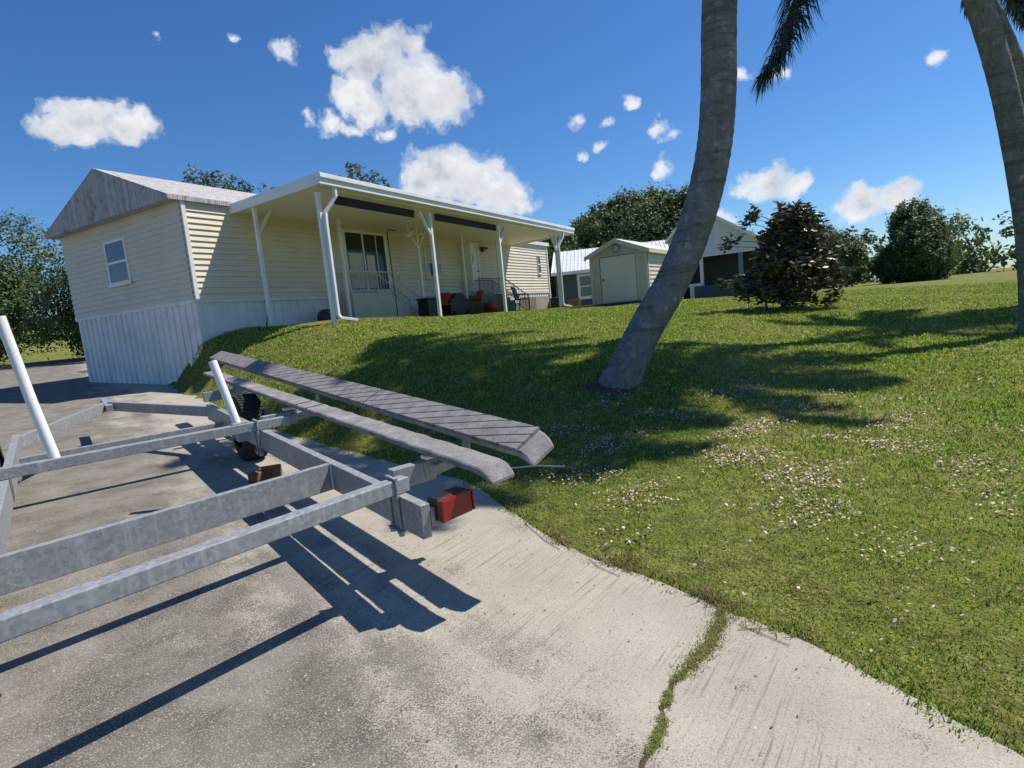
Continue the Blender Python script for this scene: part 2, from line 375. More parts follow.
# crack with weeds across the drive
def crack():
    pts = [(.93, 2.62), (.88, 2.50), (.80, 2.38), (.72, 2.27), (.63, 2.2), (.52, 2.08), (.46, 1.98), (.44, 1.90), (.38, 1.80), (.31, 1.71), (.25, 1.60), (.1, 1.42), (-.1, 1.2), (-.4, .9), (-1.2, .1)]
    rr = random.Random(5); P = []
    for a, b in zip(pts[:-1], pts[1:]):
        for k in range(5):
            t = k/5; P.append((a[0]+(b[0]-a[0])*t + rr.uniform(-.008, .008), a[1]+(b[1]-a[1])*t + rr.uniform(-.008, .008)))
    v = []; f = []
    for i, (x, y) in enumerate(P):
        w = (.018 if i < 15 else .007) + rr.uniform(0, .006); w *= .9 if i > 28 else 1
        v += [(x - .7*w, y + .7*w, zd(x, y)+.004), (x + .7*w, y - .7*w, zd(x, y)+.004)]
        if i: f.append((2*i-2, 2*i-1, 2*i+1, 2*i))
    mb = MB(); mb.add(v, f); tag(mb.build('slab_crack', M['soil']), kind='structure')
    # weeds
    n = 7000; seg = rng.integers(0, 42, n)
    keep = (seg < 24) | ((seg > 25) & (seg < 30)) | ((seg > 33) & (seg < 42))
    seg = seg[keep]; n = len(seg); A = np.array(P)
    s = seg + rng.random(n); i = np.floor(s).astype(int); t = (s - i)[:, None]
    c = A[i]*(1-t) + A[np.minimum(i+1, len(A)-1)]*t
    wid = np.where(seg < 3, .008, np.where(seg < 22, .022, .010))
    c = c + rng.normal(0, 1, (n, 2))*wid[:, None]*(.6+.7*np.sin(s*1.3)**2)[:, None]
    z = zd(c[:, 0], c[:, 1]) + .004
    blades('joint_weeds', c, z, rng.uniform(.002, .009, n), rng.uniform(.0008, .0022, n), M['weed'], 'low green weeds growing in the crack between two drive slabs', lean=2.2)
def blades(name, c, z, h, w, mat, label, lean=.5):
    n = len(c); a = rng.random(n)*2*np.pi; b = rng.random(n)*2*np.pi
    dx = np.c_[np.cos(a), np.sin(a)]*w[:, None]; ln = np.c_[np.cos(b), np.sin(b)]*(h*rng.uniform(.1, lean*1.6, n))[:, None]
    V = np.zeros((n, 5, 3), np.float32)
    V[:, 0, :2] = c-dx; V[:, 1, :2] = c+dx; V[:, 0, 2] = V[:, 1, 2] = z - .006
    V[:, 2, :2] = c+dx*.75+ln*.4; V[:, 3, :2] = c-dx*.75+ln*.4; V[:, 2, 2] = V[:, 3, 2] = z+h*.62
    V[:, 4, :2] = c+ln; V[:, 4, 2] = z+h
    k = np.arange(n)*5
    o = npmesh(name, V.reshape(-1, 3), quads=np.c_[k, k+1, k+2, k+3], tris=np.c_[k+3, k+2, k+4], mat=mat)
    cat = {'joint_weeds': 'weeds', 'grass': 'grass', 'dry_grass': 'grass'}.get(name, 'grass')
    return tag(o, label, cat, kind='stuff')
crack()
def in_house(x, y):
    u = (x+3.74)*.5 + (y-12.55)*.866; s = -(x+3.74)*.866 + (y-12.55)*.5
    return (u > -.3) & (u < 18) & (s > .3)
def grass():
    n = 620000
    th = rng.uniform(R(-46), R(46), n); u = rng.random(n)
    r0, r1, p = 2.2, 30., -.35   # pdf ~ r^p
    r = (r0**(p+1) + u*(r1**(p+1)-r0**(p+1)))**(1/(p+1))
    x = r*np.sin(th); y = r*np.cos(th); s = sdist(x, y)
    fr = np.sin(x*17)*.02 + np.sin(y*23+x*5)*.02 + rng.normal(0, .02, n)
    pat = .5+.25*(np.sin(x*2.3+np.sin(y*1.7)*1.5)*np.sin(y*2.9+x*.6)) + .25*np.sin(x*7.1+y*3)*np.sin(y*6.3-x*2)
    ok = (s > -.012 + fr*1.3) & ~in_house(x, y) & (rng.random(n) < .45+.75*pat)
    x, y, r, s = x[ok], y[ok], r[ok], s[ok]; n = len(x)
    sc_ = np.clip(r/4.5, .75, 3.2)
    tuft = .7 + .5*(np.sin(x*5.1+np.sin(y*4))*np.sin(y*6.3+x) > 0)*rng.random(n)
    h = rng.uniform(.012, .034, n)*np.clip(sc_, .8, 1.6)*tuft; w = rng.uniform(.0020, .0042, n)*sc_
    wide = rng.random(n) < .07; w = np.where(wide, w*2., w); h = np.where(wide, h*.8, h)
    blades('grass', np.c_[x, y], np.maximum(lawnz(x, y), zd(x, y)+.002), h, w, M['blade'], 'short green lawn grass covering the slope up to the house', lean=.9)
    # dry straw along the drive edge
    m = 8000; e = rng.integers(4, 19, m); t = rng.random(m)[:, None]
    c = EDGE[e]*(1-t)+EDGE[e+1]*t + np.c_[rng.normal(.03, .035, m), rng.normal(.03, .035, m)]
    cl = np.sin(c[:, 0]*9)*np.sin(c[:, 1]*7+2) + rng.normal(0, .3, m); c = c[cl > .8]; m = len(c)
    blades('dry_grass', c, np.maximum(lawnz(c[:, 0], c[:, 1]), zd(c[:, 0], c[:, 1])), rng.uniform(.012, .045, m), rng.uniform(.0015, .003, m), M['dry'], 'dry straw coloured grass runners along the edge of the drive', lean=1.4)
grass()
def petals():
    cen = [(2.2, 4.7, .8, 4200), (1.2, 4.3, .6, 2200), (1.9, 4.0, .6, 1600), (2.9, 4.6, .6, 1800), (.5, 5.2, .45, 2200), (1.5, 5.9, .55, 1400), (.9, 6.3, .5, 900), (3.2, 5.4, .8, 1600), (2.4, 3.6, .7, 700), (.6, 4.5, .4, 600), (2.9, 6.3, .7, 900), (1.5, 3.7, .7, 400), (0, 8, 2, 500), (3, 9, 2.2, 900), (2., 4.5, 1.8, 1600)]
    cen = [(a_, b_, c_, int(d_*.9)) for a_, b_, c_, d_ in cen]
    C = np.concatenate([rng.normal(0, s, (k, 2)) + (x, y) for x, y, s, k in cen])
    C = C[np.sin(C[:, 0]*5+np.sin(C[:, 1]*7)*1.3)*np.sin(C[:, 1]*6.1) > rng.uniform(-.1, .75, len(C))]
    s = sdist(C[:, 0], C[:, 1]); C = C[s > -.02]; n = len(C)
    z = lawnz(C[:, 0], C[:, 1]) + rng.uniform(.012, .042, n)
    a = rng.random(n)*2*np.pi; q = rng.uniform(.005, .014, n); tl = rng.uniform(-.6, .6, (n, 2))
    ex = np.c_[np.cos(a), np.sin(a), tl[:, 0]]*q[:, None]; ey = np.c_[-np.sin(a), np.cos(a), tl[:, 1]]*(q*rng.uniform(.5, .9, n))[:, None]
    c = np.c_[C, z]; V = np.stack([c-ex, c-ey*.9, c+ex, c+ey], 1); k = np.arange(n)*4
    tag(npmesh('fallen_petals', V.reshape(-1, 3), quads=np.c_[k, k+1, k+2, k+3], mat=M['petal']), 'pale pink petals scattered in drifts over the lawn', 'petals', kind='stuff')
petals()

# ------------------------------------------------------------------ frames for buildings
class Fr:
    def __init__(s, P, U):
        s.P = Vector((P[0], P[1], 0)); s.U = Vector((U[0], U[1], 0)).normalized(); s.V = Vector((-s.U.y, s.U.x, 0))
    def p(s, u, v, z): return s.P + s.U*u + s.V*v + Vector((0, 0, z))
    def box(s, mb, u0, u1, v0, v1, z0, z1):
        return mb.obox(s.p((u0+u1)/2, (v0+v1)/2, (z0+z1)/2), s.U*((u1-u0)/2), s.V*((v1-v0)/2), (0, 0, (z1-z0)/2))
    def lap(s, mb, u0, u1, v, z0, z1, st=.15, clip=None, thick=.034):
        """lap siding facing -v; clip(z) gives (u0,u1) at a height"""
        z = z0
        while z < z1 - 1e-4:
            zt = min(z+st, z1)
            a0, a1 = clip(z) if clip else (u0, u1); b0, b1 = clip(zt) if clip else (u0, u1)
            mb.add([s.p(a0, v-thick, z), s.p(a1, v-thick, z), s.p(b1, v-.003, zt), s.p(b0, v-.003, zt), s.p(a0, v, z), s.p(a1, v, z)], [(0, 1, 2, 3), (0, 4, 5, 1)])
            z = zt
        return mb
    def turned(s, u, v):           # frame whose U runs along our V, its outside facing +u of ours
        o = s.p(u, v, 0); return Fr((o.x, o.y), (s.V.x, s.V.y))
def window(fr, parent, u0, u1, v, z0, z1, fm='white', fw=.07, mid=True, glass='glass', blind_sheen=None):
    f = MB()
    fr.box(f, u0, u1, v-.06, v+.02, z1-fw, z1); fr.box(f, u0, u1, v-.06, v+.02, z0, z0+fw)
    fr.box(f, u0, u0+fw, v-.06, v+.02, z0+fw, z1-fw); fr.box(f, u1-fw, u1, v-.06, v+.02, z0+fw, z1-fw)
    if mid: fr.box(f, u0+fw, u1-fw, v-.058, v+.01, (z0+z1)/2-.03, (z0+z1)/2+.03)
    w = f.build('window', M[fm], parent, bevel=.006)
    g = MB(); fr.box(g, u0+fw, u1-fw, v-.048, v-.038, z0+fw, z1-fw); g.build('pane', M[glass], w)
    s = MB(); fr.box(s, u0-.04, u1+.04, v-.09, v-.0605, z0-.04, z0+.02); s.build('sill', M[fm], w, bevel=.004)
    if blind_sheen:
        b = MB(); z = blind_sheen[0]
        fr.box(b, u0+fw+.002, u1-fw-.002, v-.054, v-.0485, z, blind_sheen[1]); b.build('blind_sheen', M['curtain_sheen'], w)  # pale sheet painting a reflection on the pane
    return w

# ------------------------------------------------------------------ mobile home
H = Fr((-3.74, 12.55), (.5, .866))
home = thing('mobile_home', 'long tan mobile home with lap siding, pale skirting and a raised porch front', 'house', H.p(8, 5, 1.7))
S = 3.07; UL, UR = -1.25, 17.6
w = MB()
H.lap(w, UL, UR, S, 2.64, 4.90, .133)
H.box(w, UL, UR, S+.001, S+5.6, 2.646, 4.89)
E_ = H.turned(UR, S)              # right end wall
rw = MB()
H2 = Fr(tuple(H.p(UR, S, 0))[:2], (H.V.x, H.V.y))
w.build('wall', M['siding'], home)
lend = MB(); FL = Fr(tuple(H.p(UL, S+5.6, 0))[:2], (-H.V.x, -H.V.y)); FL.lap(lend, 0, 5.6, -.001, 2.64, 4.90, .133)
lend.build('wall', M['siding'], home)
window(FL, home, 2.2, 3.2, 0, 3.3, 4.4)
k = MB()                           # ribbed skirting
H.box(k, UL+.02, UR-.02, S+.03, S+5.55, .2, 2.64)
u = UL+.02
while u < UR-.15:
    H.box(k, u, u+.13, S+.012, S+.03, 1.2, 2.56); u += .26
H.box(k, UL, UR, S-.025, S+.03, 2.56, 2.645)
uu = .1
while uu < 5.3:
    FL.box(k, uu, uu+.13, -.012, .02, .2, 2.56); uu += .26
FL.box(k, 0, 5.6, -.03, .02, 2.56, 2.645)
k.build('skirting', mk('pale_skirting', (.76, .76, .74), (.64, .65, .64), 1.6, .6), home)
for uu, zz in ((UL, 2.64), (UR-.09, 1.5)):
    c = MB(); H.box(c, uu, uu+.09, S-.06, S+.05, zz, 4.90); c.build('corner_trim', M['white'], home)
fz = MB(); H.box(fz, 11.2, UR+.12, S-.12, S+5.7, 4.90, 5.06); fz.build('flat_roof', M['whitem'], home)
# shingle roof over the left part
rf = MB(); ue = 11.2
rf.add([H.p(UL-.3, S-.1, 4.93), H.p(ue, S-.1, 4.93), H.p(ue, S+2.75, 6.05), H.p(UL-.3, S+2.75, 6.05), H.p(UL-.3, S+5.8, 4.93), H.p(ue, S+5.8, 4.93),
        H.p(UL-.3, S-.1, 4.83), H.p(ue, S-.1, 4.83), H.p(UL-.3, S+5.8, 4.83), H.p(ue, S+5.8, 4.83)],
       [(0, 1, 2, 3), (3, 2, 5, 4), (0, 3, 4, 8, 6), (1, 7, 9, 5, 2), (0, 6, 7, 1), (4, 5, 9, 8), (6, 8, 9, 7)])
rf.build('roof', M['shingle'], home)
window(H, home, 7.35, 8.35, S-.0, 3.2, 4.32, fm='brown' if False else 'siding', blind_sheen=(3.80, 4.25), glass='glass')  # upper pane gets a pale sheet as its painted reflection
window(H, home, 16.38, 16.72, S-.0, 3.50, 4.40, fw=.035)
sp_ = MB(); H.box(sp_, 14.25, 17.35, S-.05, S-.026, 1.5, 2.38)
u = 14.27
while u < 15.9:
    H.box(sp_, u, u+.06, S-.075, S-.051, 1.5, 2.37); u += .15
sp_.build('skirting_panel', mk('taupe_panel', (.33, .29, .27), (.26, .23, .215), 3, .7), home)
# sliding door
sd = MB(); H.box(sd, 3.5, 3.6, S-.07, S+.02, 2.72, 4.62); H.box(sd, 5.30, 5.40, S-.07, S+.02, 2.72, 4.62); H.box(sd, 3.6, 5.3, S-.07, S+.02, 4.52, 4.62); H.box(sd, 3.6, 5.3, S-.07, S+.02, 2.72, 2.79)
H.box(sd, 4.30, 4.36, S-.06, S+.0, 2.79, 4.52); H.box(sd, 4.9, 4.93, S-.055, S-.03, 2.79, 4.52)
sd = sd.build('sliding_door', M['white'], home, bevel=.006)
g = MB(); H.box(g, 3.6, 5.3, S-.048, S-.037, 2.79, 4.52); g.build('pane', M['dglass'], sd)
g = MB()
for a, b, z1 in ((3.66, 4.26, 3.92), (4.42, 4.78, 3.88)): H.box(g, a, b, S-.055, S-.0485, 2.86, z1)
g.build('blind_sheen', M['curtain_sheen'], sd)  # whitish curtains, with the reflection low in the glass painted in
# entry door with diamond light
dr = MB(); H.box(dr, 9.98, 10.88, S-.05, S+.01, 2.66, 4.54)
dr = dr.build('entry_door', M['white'], home, bevel=.006)
fm = MB(); H.box(fm, 9.86, 9.98, S-.07, S+.01, 2.60, 4.64); H.box(fm, 10.88, 11.0, S-.07, S+.01, 2.60, 4.64); H.box(fm, 9.98, 10.88, S-.07, S+.01, 4.54, 4.64)
H.box(fm, 9.70, 9.76, S-.5, S-.02, 2.66, 4.56)
fm.build('door_frame', M['white'], dr)
dm = MB(); cx, cz = 10.43, 4.0
dm.add([H.p(cx, S-.056, cz+.26), H.p(cx-.17, S-.056, cz), H.p(cx, S-.056, cz-.26), H.p(cx+.17, S-.056, cz)], [(0, 1, 2, 3)])
dm.build('diamond_window', M['glass'], dr)
kn = MB(); kn.tube([H.p(10.78, S-.05, 3.5), H.p(10.78, S-.12, 3.5)], [.02, .035], 10); kn.build('handle', M['brown'], dr)
pl_ = MB(); H.box(pl_, 11.22, 11.38, S-.12, S-.02, 4.32, 4.42); H.box(pl_, 11.1, 11.5, S-.22, S-.10, 4.40, 4.50)
pl_.build('porch_light', M['brown'], home)
ob = MB(); H.box(ob, 5.85, 5.99, S-.07, S-.02, 3.1, 3.26); ob.build('outlet_box', M['railm'], home)
ob = MB(); H.box(ob, 8.0, 8.14, S-.06, S-.02, 2.95, 3.08); ob.build('outlet_box', M['railm'], home)
# cable down the skirting
cb = MB(); cb.tube([H.p(.55, S-.05, 2.58), H.p(.6, S-.06, 2.3), H.p(.52, S-.06, 2.05), H.p(.42, S-.05, 1.72)], .012, 6); cb.build('cable', M['black'], home)

# ------------------------------------------------------------------ patio cover
pc = thing('patio_cover', 'white aluminium patio roof on posts along the tan home', 'porch roof', H.p(7, 1.5, 1.7))
UE = 13.75
pan = MB()
pan.prism([H.p(-.0, 0.02, 4.82), H.p(-.0, S-.02, 4.71), H.p(-.0, S-.02, 4.84), H.p(-.0, .02, 4.97)], H.U*UE)
pan.build('ceiling_panel', M['ceiling'], pc)
fa = MB()
H.box(fa, -.06, UE+.06, -.10, .02, 4.77, 5.00); H.box(fa, -.06, UE+.06, -.14, -.10, 4.90, 5.00)
fa.prism([H.p(-.06, .02, 4.76), H.p(-.06, S+.0, 4.66), H.p(-.06, S+.0, 4.88), H.p(-.06, .02, 5.0)], H.U*.06)
fa.prism([H.p(UE, .02, 4.76), H.p(UE, S+.0, 4.66), H.p(UE, S+.0, 4.88), H.p(UE, .02, 5.0)], H.U*.06)
fa.build('fascia', M['whitem'], pc, bevel=.008)
cv = MB(); cv.prism([H.p(0, .02, 4.975), H.p(0, S, 4.865), H.p(0, S, 4.885), H.p(0, .02, 4.995)], H.U*UE); cv.build('roof_sheet', M['whitem'], pc)
bm_ = MB(); H.box(bm_, .02, UE-.02, .13, .23, 4.73, 4.82); bm_.build('beam', M['white'], pc)
def post(u, v, top, braces=(1, 1), w=.09):
    a = H.p(u, v, 0); zg = gz(a.x, a.y)
    m = MB(); H.box(m, u-w/2, u+w/2, v-w/2, v+w/2, zg-.05, top)
    po = m.build('post', M['white'], pc, bevel=.01)
    for sgn in (-1, 1):
        if braces[(sgn+1)//2]:
            b = MB(); b.bar(H.p(u+sgn*.03, v, top-.62), H.p(u+sgn*.45, v, top-.02), .05, .07, H.V); b.build('brace', M['white'], po)
for u, br in ((.1, (0, 1)), (4.08, (1, 0)), (7.85, (0, 1)), (12.44, (1, 1))): post(u, .18, 4.66, br)
m_ = None
post(.05, 2.27, 4.70, (0, 1), .08); post(2.68, 2.27, 4.70, (0, 0), .08); post(6.08, 2.27, 4.70, (1, 1), .08); post(8.7, 2.27, 4.70, (0, 0), .07); post(11.2, 2.27, 4.7, (0, 0), .08)
for u in (.155, 12.50):
    a = H.p(u, .05, 0); zg = gz(a.x, a.y); m = MB()
    pts = [H.p(u+.26, -.03, 4.80), H.p(u+.26, -.03, 4.58), H.p(u+.015, .09, 4.22), H.p(u, .09, 4.0), H.p(u, .09, zg+.20), H.p(u+.05, .08, zg+.12), H.p(u+.36, -.10, zg+.045)]
    for a_, b_ in zip(pts[:-1], pts[1:]): m.bar(a_, b_ + (b_-a_).normalized()*.02, .065, .085, H.V)
    m.build('downspout', M['whitem'], pc, bevel=.008)
for i, (a, b) in enumerate(((.75, 3.6), (4.55, 8.05))):
    m = MB(); m.prism([H.p(a, .30, 4.70), H.p(a, .36, 4.72), H.p(a, .38, 4.52), H.p(a, .33, 4.50)], H.U*(b-a) + Vector((0, 0, -.02)))
    o = m.build('rolled_sun_shade', M['navy'], None, bevel=.015)
    tag(o, ('navy rolled sun shade under the porch roof nearer the downspout end' if i == 0 else 'longer navy rolled sun shade under the porch roof toward the white door'), 'sun shade', 'rolled sun shades under the porch roof')
fan = thing('ceiling_fan', 'white ceiling fan under the porch roof near the sliding door', 'fan', H.p(5.2, 1.9, 4.7))
m = MB(); m.tube([H.p(5.2, 1.9, 4.76), H.p(5.2, 1.9, 4.45)], .02, 8); m.build('downrod', M['white'], fan)
m = MB(); m.tube([H.p(5.2, 1.9, 4.46), H.p(5.2, 1.9, 4.40), H.p(5.2, 1.9, 4.32)], [.07, .11, .06], 14); m.build('motor', M['white'], fan)
for k_ in range(4):
    a = k_*math.pi/2+.4; d = Vector((math.cos(a), math.sin(a), 0)); m = MB(); m.bar(H.p(5.2, 1.9, 4.40)+d*.1, H.p(5.2, 1.9, 4.39)+d*.62, .13, .012); m.build('blade', M['white'], fan)
# plant hook pole by the door
m = MB(); b0 = H.p(4.55, 2.1, 0); zg = gz(b0.x, b0.y)
m.tube([H.p(4.5, 2.1, 1.75), H.p(4.45, 2.1, 4.42), H.p(4.5, 2.1, 4.52), H.p(4.9, 2.1, 4.52)], .014, 8)
tag(m.build('hook_pole', M['black']), 'thin black hook pole standing beside the porch steps', 'pole')

# ------------------------------------------------------------------ porch steps
def steps(name, label, u0, u1, v0, zt, uend, mat, rail, nst, zg):
    r = thing(name, label, 'steps', H.p(u0, v0, zg), 'raised porch steps')
    m = MB(); H.box(m, u0, u1, v0, S-.03, zg-.15, zt); m.build('landing', mat, r, bevel=.01)
    for i in range(nst):
        a = u1 + (uend-u1)*i/nst; b = u1 + (uend-u1)*(i+1)/nst
        m = MB(); H.box(m, a, b-.002, v0+.08, S-.1, zg-.15, zt-(i+1)*(zt-zg)/(nst+1)); m.build('step', mat, r, bevel=.01)
    for v in (v0+.04, S-.2):
        m = MB()
        m.tube([H.p(u0+.03, v, zt+.62), H.p(u1, v, zt+.62), H.p(uend, v, zg+.72)], .022, 6)
        m.tube([H.p(u0+.03, v, zt+.08), H.p(u1, v, zt+.08), H.p(uend, v, zg+.12)], .014, 6)
        for uu in (u0+.03, u1): m.tube([H.p(uu, v, zt), H.p(uu, v, zt+.64)], .022, 6)
        m.tube([H.p(uend, v, zg), H.p(uend, v, zg+.74)], .02, 6)
        n = int((u1-u0)/.12)
        for i in range(1, n): m.tube([H.p(u0+(u1-u0)*i/n, v, zt+.08), H.p(u0+(u1-u0)*i/n, v, zt+.62)], .007, 5)
        n = int((uend-u1)/.13)
        for i in range(1, n):
            t = i/n; z0 = zt+(zg-zt)*t; m.tube([H.p(u1+(uend-u1)*t, v, z0+.09+.03*t), H.p(u1+(uend-u1)*t, v, z0+.62+.1*t)], .007, 5)
        if v < S-.3:
            pass
        m.build('railing', rail, r)
    m = MB(); v = v0+.04
    return r
steps('porch_steps', 'pale concrete steps with light metal railing at the sliding glass door', 2.95, 4.62, 2.36, 2.66, 6.1, M['conc'], M['railm'], 5, 1.72)
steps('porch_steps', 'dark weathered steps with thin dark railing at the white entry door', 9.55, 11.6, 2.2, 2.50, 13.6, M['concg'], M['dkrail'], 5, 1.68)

# ------------------------------------------------------------------ things on the porch
def chair(u, v, yaw, label, mat, h=.72):
    a = H.p(u, v, 0); z = gz(a.x, a.y)
    r = thing('patio_chair', label, 'chair', (a.x, a.y, z))
    d = Vector((math.cos(yaw), math.sin(yaw), 0)); e = Vector((-d.y, d.x, 0)); o = Vector((a.x, a.y, z))
    m = MB(); m.obox(o+Vector((0, 0, h*.48)), d*.24, e*.25, (0, 0, .02)); m.build('seat', mat, r, bevel=.01)
    m = MB(); m.obox(o-d*.27+Vector((0, 0, h*.76)), d*.018+Vector((0, 0, .0)), e*.25, Vector((0, 0, h*.26))-d*.07); m.build('backrest', mat, r, bevel=.015)
    for s1 in (-1, 1):
        m = MB(); m.bar(o-d*.24+e*.26*s1+Vector((0, 0, h*.68)), o+d*.24+e*.26*s1+Vector((0, 0, h*.68)), .05, .025); m.build('armrest', M['black'], r)
        for s2 in (-1, 1):
            m = MB(); m.bar(o+d*.22*s2+e*.24*s1, o+d*.2*s2+e*.24*s1+Vector((0, 0, h*.66)), .025, .025, d); m.build('leg', M['black'], r)
chair(6.7, 1.9, R(-80), 'red patio chair beside the black bin under the porch', M['red'], .78)
chair(8.5, 1.9, R(-150), 'red patio chair right of the black covered grill', M['red'], .82)
chair(11.0, 1.2, R(-20), 'black patio chair in front of the entry door steps', M['black'], .95)
# bin
a = H.p(5.95, 2.0, 0); z = gz(a.x, a.y)
bn = thing('bin', 'black bin standing under the porch behind the middle post', 'bin', (a.x, a.y, z))
m = MB(); m.prism([H.p(5.70, 1.8, z), H.p(6.18, 1.8, z), H.p(6.18, 2.25, z), H.p(5.70, 2.25, z)], (0, 0, .58)); m.build('body', M['black'], bn, bevel=.02)
m = MB(); H.box(m, 5.66, 6.22, 1.76, 2.29, z+.58, z+.64); m.build('lid', M['black'], bn, bevel=.02)
# grill under a cover
a = H.p(7.7, 2.0, 0); z = gz(a.x, a.y)
gr = thing('grill', 'black covered grill between the two red patio chairs', 'grill', (a.x, a.y, z))
m = MB()
prof = [(-.62, 0), (-.6, .45), (-.55, .52), (-.34, .56), (-.30, .68), (-.15, .76), (.15, .76), (.30, .66), (.34, .56), (.58, .52), (.62, .42), (.6, 0)]
m.prism([H.p(7.55+p[0], 1.8, z+p[1]) for p in prof], H.V*.5); m.build('cover', M['black'], gr, bevel=.03)
for uu in (7.1, 8.0):
    m = MB(); m.tube([H.p(uu, 1.78, z+.07), H.p(uu, 1.72, z+.07)], .07, 12); m.build('wheel', M['rubber'], gr)
# red bucket with lid
a = H.p(9.75, 1.9, 0); z = gz(a.x, a.y); c0 = Vector((a.x, a.y, z))
bk = thing('bucket', 'round red bucket standing on the ground in front of the dark steps', 'bucket', c0)
m = MB(); m.tube([c0+Vector((0, 0, q)) for q in (0, .03, .3, .36)], [.19, .22, .27, .25], 20); m.build('body', M['red'], bk)
m = MB(); m.tube([c0+Vector((0, 0, .36)), c0+Vector((0, 0, .385))], [.26, .25], 20); m.build('lid', M['red'], bk)
m = MB(); m.tube([c0+H.U*(-.25)+Vector((0, 0, .33)), c0-H.V*.2+H.U*(-.15)+Vector((0, 0, .22)), c0-H.V*.27+Vector((0, 0, .18)), c0-H.V*.2+H.U*.15+Vector((0, 0, .22)), c0+H.U*.25+Vector((0, 0, .33))], .008, 5, False); m.build('handle', M['railm'], bk)
# dark round pot behind downspout
a = H.p(2.1, 2.55, 0); z = gz(a.x, a.y); c0 = Vector((a.x, a.y, z))
m = MB(); m.tube([c0+Vector((0, 0, q)) for q in (0, .05, .22, .36, .42)], [.15, .24, .28, .22, .12], 16)
tag(m.build('planter', M['dgray']), 'dark round planter at the skirting behind the downspout', 'planter')

# ------------------------------------------------------------------ shed
SP = Fr((5.35, 22.0), (-.83, .56))       # u goes left, V is away from camera
# make a right-handed front frame: origin at left corner, u to the right
lc = Vector((5.35, 22.0, 0)) + Vector((-.83, .56, 0)).normalized()*2.05
F = Fr((lc.x, lc.y), (.83, -.56)); WS = 2.35; zb, ze, zp = 1.69, 3.62, 4.10
sh = thing('garden_shed', 'beige gabled storage shed with a wide roll door and round gable vent', 'shed', F.p(WS/2, 1.5, 1.5))
def clip(z):
    if z <= ze: return (0, WS)
    t = (z-ze)/(zp-ze); return (WS/2*t, WS-WS/2*t)
w = MB(); F.lap(w, 0, WS, 0, zb, zp-.01, .13, clip)
w.prism([F.p(0, .002, zb), F.p(WS, .002, zb), F.p(WS, .002, ze), F.p(WS/2, .002, zp-.02), F.p(0, .002, ze)], F.V*3.2)
FR = Fr(tuple(F.p(WS, 0, 0))[:2], (F.V.x, F.V.y)); FR.lap(w, 0, 3.2, -.002, zb, ze, .16)
w.build('wall', M['siding_shed'], sh)
m = MB()
for sg in (0, 1):
    e = -.16 if sg == 0 else WS+.16; zz = ze - .066
    m.prism([F.p(e, -.22, zz), F.p(WS/2, -.22, zp+.0), F.p(WS/2, -.22, zp+.07), F.p(e, -.22, zz+.07)], F.V*3.6)
m.build('roof', M['mroof'], sh)
m = MB()
for sg in (0, 1):
    e = -.17 if sg == 0 else WS+.17; zz = ze - .07
    m.prism([F.p(e, -.245, zz-.1), F.p(WS/2, -.245, zp-.1), F.p(WS/2, -.245, zp+.075), F.p(e, -.245, zz+.06)], F.V*.023)
F.box(m, WS+.162, WS+.19, -.22, 3.38, ze-.16, ze+.0)
m.build('fascia', M['siding_shed'], sh)
d = MB(); F.box(d, .42, 1.93, -.05, -.021, 1.74, 3.52); d = d.build('roll_door', M['shed_door'], sh)
m = MB(); F.box(m, .34, .42, -.06, -.021, 1.70, 3.58); F.box(m, 1.93, 2.01, -.06, -.021, 1.70, 3.58); F.box(m, .42, 1.93, -.055, -.021, 3.52, 3.58); m.build('door_trim', M['siding_shed'], d)
m = MB(); F.box(m, .40, .432, -.066, -.0605, 1.74, 3.52); F.box(m, .40, 1.95, -.068, -.0605, 3.50, 3.535); F.box(m, 1.91, 1.932, -.064, -.06, 1.7, 3.5); F.box(m, .5, .56, -.08, -.05, 2.58, 2.68); m.build('handle', M['dkrail'], d)
m = MB(); cc = F.p(WS/2-.02, -.03, 3.80); ring = []
m.tube([cc, cc-F.V*.04], [.15, .15], 24); m.build('vent', M['dkrail'], sh)
m = MB(); m.tube([cc-F.V*.041, cc-F.V*.055], [.11, .10], 20)
m.build('vent_disc', M['siding_shed'], sh)
m = MB()
for i in range(3): F.box(m, .05+i*1.05, .2+i*1.05, -.01, 3.1, 1.3, 1.62)
F.box(m, .05, WS-.02, -.01, 3.1, 1.40, 1.688); m.build('base', M['dgray'], sh)
for q_ in ((F, WS-.08, WS+.03), (F, -.03, .08), (FR, .03, .09)):
    m = MB(); q_[0].box(m, q_[1], q_[2], -.05, -.03, zb, ze); m.build('corner_trim', M['siding_shed'], sh)

# ------------------------------------------------------------------ neighbours
L = Fr((6.9, 33.6), (.985, -.17))
ct = thing('grey_cottage', 'dark grey cottage with a ribbed white metal roof behind the shed', 'house', L.p(-1, 2, 1.5))
m = MB(); L.box(m, -3.75, 3.2, 0, 5.8, 1.2, 3.86)
z = 1.35
L.lap(m, -3.75, 3.2, -.001, 1.4, 3.84, .16); m.build('wall', M['gray'], ct)
m = MB(); m.add([L.p(-3.95, -.4, 3.82), L.p(3.4, -.4, 3.82), L.p(3.4, 3.0, 5.35), L.p(-3.95, 3.0, 5.35), L.p(-3.95, 6.4, 3.82), L.p(3.4, 6.4, 3.82), L.p(-3.95, -.4, 3.74), L.p(3.4, -.4, 3.74), L.p(-3.95, 6.4, 3.74), L.p(3.4, 6.4, 3.74)],
    [(0, 1, 2, 3), (3, 2, 5, 4), (0, 3, 4, 8, 6), (1, 7, 9, 5, 2), (0, 6, 7, 1), (6, 8, 9, 7), (4, 5, 9, 8)])
u = -3.93
dz = (5.35-3.82)/3.4
